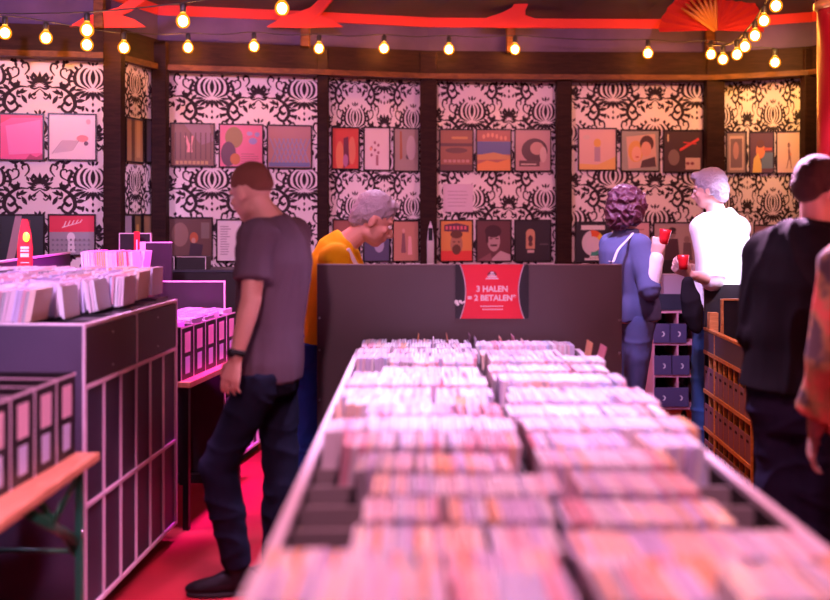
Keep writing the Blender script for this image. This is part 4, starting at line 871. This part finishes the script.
def hair(p, J, m, lumps, amp=.004, fscale=40, vox=.006, seed=1, name='hair', fold=(1, 1, 1)):
    R, c = J['R'], J['head']; bm = bmesh.new()
    for x, y, z, a, b, h in lumps: ell(bm, c+R @ Vector((x, y, z)), (a, b, h), R, u=18, v=12)
    link(name, remesh(bm, vox, 3, amp, fscale, seed, fold), m, p)
SHORT = [(0, -.018, .046, .080, .092, .084), (0, -.055, .0, .070, .058, .070), (-.045, -.02, .015, .036, .05, .05), (.045, -.02, .015, .036, .05, .05), (0, -.070, -.035, .052, .036, .04)]
def shoe(p, J, s, m, sole=RUBBER):
    A, t = J['a'+s], J['t'+s]; r = Vector((t.y, -t.x, 0)); o = Vector((A.x, A.y, 0)); bm = bmesh.new()
    P = [o-t*.065+Vector((0,0,.045)), o-t*.03+Vector((0,0,.06)), o+t*.04+Vector((0,0,.055)), o+t*.10+Vector((0,0,.040)), o+t*.17+Vector((0,0,.034)), o+t*.20+Vector((0,0,.030))]
    tube(bm, P, [(.030, .035), (.038, .052), (.040, .050), (.045, .034), (.040, .026), (.022, .018)], 16, ref=tuple(r), dome=True); tube(bm, [o+Vector((0,0,.05)), o+Vector((0,0,.12))], [.045, .046], 14)
    sh = link('shoe', remesh(bm, .007, 4), m, p); bm = bmesh.new()
    N = 16; top = []
    for z in (0, .018): top.append([bm.verts.new(o+t*(.065+.145*math.cos(2*PI*k/N))+r*((.043 if math.cos(2*PI*k/N) > -.2 else .036)*math.sin(2*PI*k/N))+Vector((0,0,z))) for k in range(N)])
    for k in range(N): bm.faces.new((top[0][k], top[0][(k+1) % N], top[1][(k+1) % N], top[1][k]))
    bm.faces.new(top[0][::-1]); bm.faces.new(top[1]); linkbm('sole', bm, sole, p)
def shirt(p, J, m, name='shirt', g=.012, end=.45, lo=1, k=1.0, amp=.008, cuff=.010, seed=2, belly=0, extra=None, which='LR'):
    bm = bmesh.new(); torso(bm, J, g, lo, k, belly)
    for s in which: arm(bm, J, s, g+.002, end, 1.0, cuff)
    if extra: extra(bm)
    link(name, remesh(bm, .0085, 5, amp, 7, seed), m, p)
def trousers(p, J, m, g=.012, flare=.008, amp=.008, seed=3, k=1.0):
    bm = bmesh.new(); pe = J['pel']; up = Vector((0, 0, 1))
    tube(bm, [pe-up*.09, pe-up*.02, pe+up*.06, pe+up*.11], [(.13*k+g, .10*k+g), (.162*k+g, .118*k+g), (.160*k+g, .115*k+g), (.15*k+g, .108*k+g)], 20, ref=tuple(J['rhip']))
    for s in 'LR': leg(bm, J, s, g, k, flare)
    link('trousers', remesh(bm, .0085, 5, amp, 8, seed, (.7, .7, 1.2)), m, p)
def joints(Y, f, fh=None, **kw):
    J = {}; f = Vector((f[0], f[1], 0)).normalized(); fh = Vector((*fh, 0)).normalized() if fh else f
    J['f'] = f; J['right'] = Vector((f.y, -f.x, 0)); J['rhip'] = Vector((fh.y, -fh.x, 0))
    for n, v in kw.items():
        if n in ('tL', 'tR'): J[n] = Vector((v[0], v[1], 0)).normalized()
        else: J[n] = at(v[0], v[1], Y+(v[2] if len(v) > 2 else 0))
    for s in 'LR':
        if 't'+s not in J: J['t'+s] = fh
    return J

# man in the grey T-shirt
J = joints(3.92, (-.85, .53), (-.9, .43), head=(251, 193), neck=(268, 218), sh=(272, 232), chest=(275, 262), waist=(271, 325), pel=(268, 372),
           sL=(257, 238, -.15), sR=(293, 236, .15), eL=(251, 300, -.22), wL=(236, 358, -.24), eR=(285, 305, .24), wR=(255, 345, .22),
           hL=(258, 385, -.09), hR=(276, 385, .09), kL=(218, 466, -.06), aL=(238, 566, .0), kR=(282, 480, .10), aR=(276, 570, .08), tL=(-.95, -.1), tR=(-.9, .2))
p = build_person('man in a grey T-shirt and dark trousers walking left of the centre bin', J, (-.80, .60, 0), -.30)
hair(p, J, mat('hair_cropped', (.20, .075, .05), .75, bump=.4, bscale=300, spec=.2), [(0, -.016, .048, .0775, .094, .080), (0, -.060, .022, .064, .052, .050)], .0015, 60)
shirt(p, J, cloth('grey_cotton', (.125, .085, .115)), 't_shirt', .018, .45, 1, .97, .007, .016, 4)
trousers(p, J, cloth('navy_cotton', (.010, .012, .028)), .006, .016, .008, 5); shoe(p, J, 'L', cloth('black_leather', (.012, .011, .013), rough=.4)); shoe(p, J, 'R', cloth('black_leather', (0,0,0)))
W = J['wL']; d = (J['eL']-W).normalized(); bm = bmesh.new(); tube(bm, [W+d*.012, W+d*.034], [.031, .032], 20)
w_ = linkbm('watch_strap', bm, RUBBER, p); bm = bmesh.new(); q = W+d*.023+Vector((-.6, -.8, 0)).normalized()*.030
tube(bm, [q, q+Vector((-.6, -.8, 0)).normalized()*.010], [.018, .017], 16); linkbm('watch_case', bm, DARKM, p)

# old man in the yellow T-shirt
J = joints(4.92, (.93, .37), (.95, .3), head=(374, 220), neck=(349, 241), sh=(338, 252), chest=(334, 278), waist=(328, 318), pel=(320, 352),
           sL=(345, 257, .17), sR=(335, 260, -.17), eL=(368, 308, .22), wL=(398, 312, .18), eR=(360, 312, -.20), wR=(392, 316, -.14),
           hL=(322, 352, .09), hR=(317, 352, -.09), kL=(322, 425, .09), aL=(318, 500, .1), kR=(310, 425, -.09), aR=(304, 510, -.1), tL=(1, .1), tR=(1, .1))
p = build_person('grey-haired man in a yellow T-shirt bending his head behind the charcoal board', J, (.95, .10, 0), -.50, k=1.12)
hair(p, J, mat('hair_grey', (.33, .30, .34), .6, bump=.5, bscale=120), [(0, -.022, .056, .092, .108, .097), (0, -.068, .005, .083, .064, .082), (-.050, -.035, .018, .042, .055, .055), (.050, -.035, .018, .042, .055, .055), (0, .048, .108, .058, .042, .028), (0, -.082, -.038, .060, .038, .045)], .006, 30, seed=3)
shirt(p, J, cloth('yellow_cotton', (.85, .50, .01)), 't_shirt', .020, .45, 1, 1.04, .008, .014, 7)
trousers(p, J, cloth('blue_denim', (.02, .05, .22)), .014, .010, .010, 8); shoe(p, J, 'L', cloth('brown_leather', (.05, .025, .015), rough=.5)); shoe(p, J, 'R', cloth('brown_leather', (0,0,0)))
bm = bmesh.new(); box(bm, -.012, .012, -.008, .008, -.09, .09, bev=.004)
sc = linkbm('shoulder_stripe', bm, WHITE, p); sc.matrix_parent_inverse = Matrix(); S = (J['sR']+J['sh'])/2-p.location
sc.location = S+Vector((.10, -.075, -.035)); sc.rotation_euler = (.25, -.55, .3)

# woman in blue
J = joints(5.6, (.72, .69), (.7, .7), head=(628, 210), neck=(626, 234), sh=(625, 243), chest=(626, 262), waist=(632, 292), pel=(634, 315),
           sL=(611, 246, .11), sR=(640, 247, -.11), eL=(618, 290, .25), wL=(640, 285, .34), eR=(650, 291, -.20), wR=(656, 259, -.18),
           hL=(626, 322, .05), hR=(640, 322, -.06), kL=(626, 392, .08), aL=(624, 464, .06), kR=(634, 394, -.04), aR=(630, 466, -.06), tL=(.7, .7), tR=(.8, .5))
for n in ('sL', 'sR'): J[n] = J['sh'].lerp(J[n], .92)
p = build_person('curly-haired woman in a blue jacket and trousers raising one hand, right of the charcoal board', J, (.80, .60, 0), -.10, SKINP, .94, legk=.80,
                 handspec={'R': ((.18, .05, 1), (.3, .9, 0), (-.4, .3, .3), .9)})
hair(p, J, mat('hair_auburn_curls', (.11, .035, .06), .45, bump=.6, bscale=60), [(0, -.025, .05, .105, .112, .095), (-.062, -.03, -.01, .058, .07, .085), (.062, -.03, -.01, .058, .07, .085), (0, -.08, -.02, .085, .06, .095), (0, -.075, -.085, .07, .05, .04), (0, .055, .095, .06, .04, .03), (-.07, .03, .03, .03, .035, .06), (.07, .03, .03, .03, .035, .06)], .020, 22, seed=5)
bl = cloth('blue_wool', (.12, .14, .30))
def collar(bm): tube(bm, [J['neck']-Vector((0,0,.01)), J['neck']+Vector((0,0,.03))], [.075, .078], 16)
shirt(p, J, bl, 'jacket', .016, .5, 1, .92, .006, .012, 9, extra=collar)
bm = bmesh.new(); tube(bm, [J['eR'], J['eR'].lerp(J['wR'], .5), J['wR']], [.052, .048, .044], 14, dome=True); link('white_cuff_sleeve', remesh(bm, .007, 3, .004, 12, 3), cloth('white_cotton', (.85, .85, .88)), p)
trousers(p, J, bl, .012, .002, .004, 10, .84); shoe(p, J, 'L', cloth('black_leather', (0,0,0))); shoe(p, J, 'R', cloth('black_leather', (0,0,0)))
def cup(loc, label, rot=(0, 0, 0)):
    c = thing('drinking_cup', label, 'cup', loc); c.rotation_euler = rot
    bm = bmesh.new(); prof = [(.024, 0), (.028, .03), (.031, .06), (.034, .085), (.031, .084), (.026, .02), (.001, .012)]
    rg = tube(bm, [(0, 0, z) for r, z in prof], [r for r, z in prof], 20, caps=False); bm.faces.new(rg[0][::-1])
    obj('cup_body', bm, mat('cup_red', (.75, .02, .03), .25), c)
    bm = bmesh.new(); tube(bm, [(0,0,.010), (0,0,.066)], [.0235, .0285], 18); obj('drink', bm, mat('drink_red', (.45, .02, .03), .1), c)
    return c
h = J['wR']; cup(h+Vector((.045, .01, .085)), 'red cup held up in the curly-haired woman\'s raised hand', (0, .15, 0))
# shoulder bag
bg = thing('shoulder_bag', 'small white bag on a thin white strap on the blue-jacketed woman\'s back', 'bag', at(613, 272, 5.28))
bm = bmesh.new(); box(bm, -.032, .032, -.025, .025, -.09, .045, bev=.012); obj('bag_body', bm, cloth('white_bag', (.75, .72, .78), rough=.5), bg)
bm = bmesh.new(); Pp = [Vector((-.02, 0, .06)), at(613, 262, 5.36)-bg.location, at(618, 250, 5.40)-bg.location, at(627, 240, 5.44)-bg.location, at(633, 233, 5.52)-bg.location]
tube(bm, crom(Pp, 4), [(.008, .003)]*17, 8, ref=(1, -.5, 0)); obj('strap', bm, cloth('white_bag', (0,0,0)), bg)

# man in the white shirt
J = joints(5.95, (-.80, .60), (-.75, .66), head=(709, 190), neck=(716, 212), sh=(719, 223), chest=(723, 246), waist=(721, 280), pel=(716, 306),
           sL=(704, 229, -.13), sR=(736, 229, .13), eL=(712, 280, -.24), wL=(691, 275, -.33), eR=(728, 285, .25), wR=(705, 275, .28),
           hL=(709, 312, -.07), hR=(722, 312, .07), kL=(703, 388, -.08), aL=(703, 458, -.06), kR=(718, 388, .06), aR=(716, 458, .08), tL=(-.8, .4), tR=(-.8, .5))
p = build_person('tall white-haired man in a glaring white shirt and jeans facing left, holding a red cup', J, (-.88, .47, 0), -.12, SKINP, 1.0,
                 handspec={'L': ((-.9, .0, .45), (.2, .5, .5), (0, .1, 1), .9)})
hair(p, J, mat('hair_white', (.40, .37, .46), .6, bump=.5, bscale=120), [(0, -.02, .052, .088, .102, .090), (0, -.062, .0, .076, .060, .080), (-.045, -.03, .015, .044, .06, .055), (.045, -.03, .015, .044, .06, .055), (0, .06, .092, .06, .045, .032), (0, -.075, -.045, .058, .038, .045)], .006, 30, seed=6)
shirt(p, J, cloth('white_cotton', (0,0,0)), 'shirt', .030, .5, 0, 1.05, .012, .012, 11, belly=.01)
trousers(p, J, cloth('light_denim', (.05, .13, .33)), .012, .006, .008, 12); shoe(p, J, 'L', cloth('black_leather', (0,0,0))); shoe(p, J, 'R', cloth('black_leather', (0,0,0)))
cup(J['wL']+Vector((-.055, -.035, .035)), 'red cup in the white-shirted man\'s hand at chest height')
bm = bmesh.new(); c0 = at(688, 282, 5.56)
tube(bm, [c0, c0+Vector((.01, 0, -.08)), c0+Vector((.03, 0, -.19)), c0+Vector((.05, .0, -.27))], [(.035, .03), (.055, .04), (.06, .045), (.04, .03)], 18, dome=True)
jk = bpy.data.objects.new('folded_jacket', remesh(bm, .008, 4, .012, 10, 2)); C.objects.link(jk); jk.data.materials.append(cloth('black_jacket', (.015, .013, .018)))
for q in jk.data.polygons: q.use_smooth = True
tag(jk, 'black jacket hanging over the white-shirted man\'s forearm', 'jacket')

# man in the dark jacket
J = joints(3.5, (.45, .89), (.4, .9), head=(821, 192), neck=(817, 228), sh=(812, 243), chest=(806, 285), waist=(800, 350), pel=(796, 405),
           sL=(766, 256, .09), sR=(852, 254, -.09), eL=(759, 335, .05), wL=(790, 385, .28), eR=(872, 340, -.05), wR=(860, 400, .15),
           hL=(780, 412, .03), hR=(815, 412, -.03), kL=(782, 520, .05), aL=(781, 612, .0), kR=(818, 520, .0), aR=(820, 612, -.05), tL=(.3, .95), tR=(.5, .9))
p = build_person('dark-haired man in a black jacket seen from behind at the right edge', J, (.93, .36, 0), -.12)
hair(p, J, mat('hair_dark_brown', (.060, .024, .018), .75, bump=.5, bscale=200, spec=.3), [(0, -.018, .050, .082, .096, .086), (0, -.064, .016, .068, .054, .066), (-.045, -.030, .030, .038, .045, .045), (.045, -.030, .030, .038, .045, .045)], .003, 50, seed=7)
shirt(p, J, cloth('black_wool', (.009, .006, .008)), 'jacket', .034, .8, 2, 1.08, .014, .012, 13, extra=lambda bm: tube(bm, [J['neck']-Vector((0,0,.02)), J['neck']+Vector((0,.0,.03))], [.082, .078], 16))
trousers(p, J, cloth('dark_denim', (.022, .02, .05)), .016, .012, .010, 14); shoe(p, J, 'L', cloth('black_leather', (0,0,0))); shoe(p, J, 'R', cloth('black_leather', (0,0,0)))

# person in a patterned blouse cut by the frame
J = joints(2.95, (-.25, .97), None, head=(893, 180), neck=(889, 226), sh=(887, 245), chest=(886, 290), waist=(884, 365), pel=(884, 425),
           sL=(846, 268, -.02), sR=(930, 262, .05), eL=(828, 362, -.04), wL=(815, 432, .06), eR=(945, 360, .05), wR=(940, 440, .1),
           hL=(866, 432, 0), hR=(902, 432, .03), kL=(866, 560, .03), aL=(866, 690, 0), kR=(902, 560, .05), aR=(902, 690, .03))
p = build_person('person in a red and brown patterned blouse, mostly beyond the right edge, arm hanging', J, (-.2, .98, 0), 0, SKIN, 1.0)
hair(p, J, mat('hair_dark_brown', (0,0,0)), SHORT, .003, 50, seed=7)
pb = mat('patterned_blouse', (.3, .05, .03), .8, var=.9, vscale=9)
cr = [n for n in pb.node_tree.nodes if n.type == 'VALTORGB'][0].color_ramp
cr.elements[0].position = .42; cr.elements[0].color = (.06, .02, .02, 1); cr.elements[1].position = .58; cr.elements[1].color = (.55, .07, .04, 1)
e = cr.elements.new(.5); e.color = (.30, .12, .04, 1)
shirt(p, J, pb, 'blouse', .020, .8, 1, 1.0, .010, .018, 15)
trousers(p, J, cloth('dark_denim', (0,0,0)), .014, .01, .008, 16); shoe(p, J, 'L', cloth('black_leather', (0,0,0))); shoe(p, J, 'R', cloth('black_leather', (0,0,0)))


# ------------------------------------------------------------------ lights
def spot(name, loc, tgt, col, power, size=60, blend=.6, rad=.12):
    l = bpy.data.lights.new(name, 'SPOT'); l.color = col; l.energy = power; l.spot_size = math.radians(size); l.spot_blend = blend; l.shadow_soft_size = rad
    o = bpy.data.objects.new(name, l); C.objects.link(o); o.location = loc
    o.rotation_euler = (Vector(tgt)-Vector(loc)).to_track_quat('-Z', 'Y').to_euler(); return o
def area(name, loc, tgt, col, power, sx, sy):
    l = bpy.data.lights.new(name, 'AREA'); l.color = col; l.energy = power; l.shape = 'RECTANGLE'; l.size = sx; l.size_y = sy
    o = bpy.data.objects.new(name, l); C.objects.link(o); o.location = loc
    o.rotation_euler = (Vector(tgt)-Vector(loc)).to_track_quat('-Z', 'Y').to_euler(); return o
spot('wall_wash_left', (-2.2, 3.2, 3.1), (-2.4, 6.8, 1.4), (.95, .50, .95), 290, 74)
spot('wall_wash_middle', (-.4, 3.6, 3.3), (-.4, 7.5, 1.4), (1, .38, .68), 220, 74)
spot('wall_wash_right', (1.8, 3.8, 3.3), (2.0, 7.5, 1.5), (1, .33, .40), 235, 78)
spot('reveal_spot', (-.6, 5.0, 3.0), (-2.02, 6.9, 1.5), (.70, .50, 1), 130, 22)
spot('bin_spot_far', (.5, 3.55, 3.6), (.38, 3.35, .9), (.90, .52, 1), 920, 54, .7)
spot('bin_spot_near', (.5, 1.5, 3.4), (.3, 2.2, .9), (1, .36, .56), 400, 66)
spot('left_unit_spot', (-1.7, 1.9, 3.3), (-1.75, 4.0, 1.15), (.92, .50, 1), 560, 38)
spot('left_top_spot', (-1.9, 4.5, 3.4), (-1.8, 4.2, 1.2), (1, .40, .95), 500, 48)
spot('magenta_spot', (-.9, 5.0, 3.2), (-1.5, 5.3, 1.1), (1, .04, .80), 1300, 46)
spot('table_spot', (-.4, 2.2, 3.2), (-1.1, 3.0, .85), (1, .32, .70), 460, 34)
spot('white_shirt_spot', (2.7, 4.7, 3.0), (1.85, 5.95, 1.25), (.85, .66, 1), 2400, 15, .6)
spot('rack_spot', (.7, 4.4, 3.4), (1.35, 6.0, 1.1), (.72, .45, 1), 520, 34)
spot('rim_right', (1.42, 5.2, 3.15), (1.5, 3.5, 1.70), (1, .50, .95), 5500, 15)
spot('rim_left', (-.2, 6.2, 3.4), (-.25, 5.0, 1.55), (.95, .6, 1), 300, 26)
spot('rim_woman', (1.6, 6.9, 3.3), (1.25, 5.6, 1.6), (1, .6, 1), 700, 24)
spot('red_side', (3.2, 2.6, 2.4), (1.6, 3.4, 1.5), (1, .20, .18), 110, 46)
spot('amber_spot', (.9, 4.2, 3.2), (1.78, 5.0, .3), (1, .30, .10), 270, 26)
spot('amber_wall', (2.5, 6.5, 3.0), (2.8, 7.5, 2.5), (1, .50, .12), 70, 70, 1)  # added spot, boosts the golden glow of the bulbs on this wall
spot('floor_red', (-.9, 5.6, 3.0), (-1.0, 4.6, 0), (1, .12, .35), 120, 60)
spot('front_pink', (-.7, .2, 2.8), (-.1, 4.3, 1.3), (1, .44, .64), 260, 34, .8)
area('room_fill', (-0.6, -.6, 3.0), (-.8, 5, 1.1), (.95, .34, .60), 15, 3, 1.5)
wd = bpy.data.worlds.new('world'); bpy.context.scene.world = wd; wd.use_nodes = True
wd.node_tree.nodes['Background'].inputs[0].default_value = (.5, .15, .35, 1); wd.node_tree.nodes['Background'].inputs[1].default_value = .06
vs = bpy.context.scene.view_settings
vs.view_transform = 'Standard'; vs.look = 'None'; vs.gamma = 1; vs.use_curve_mapping = False; vs.exposure = 0
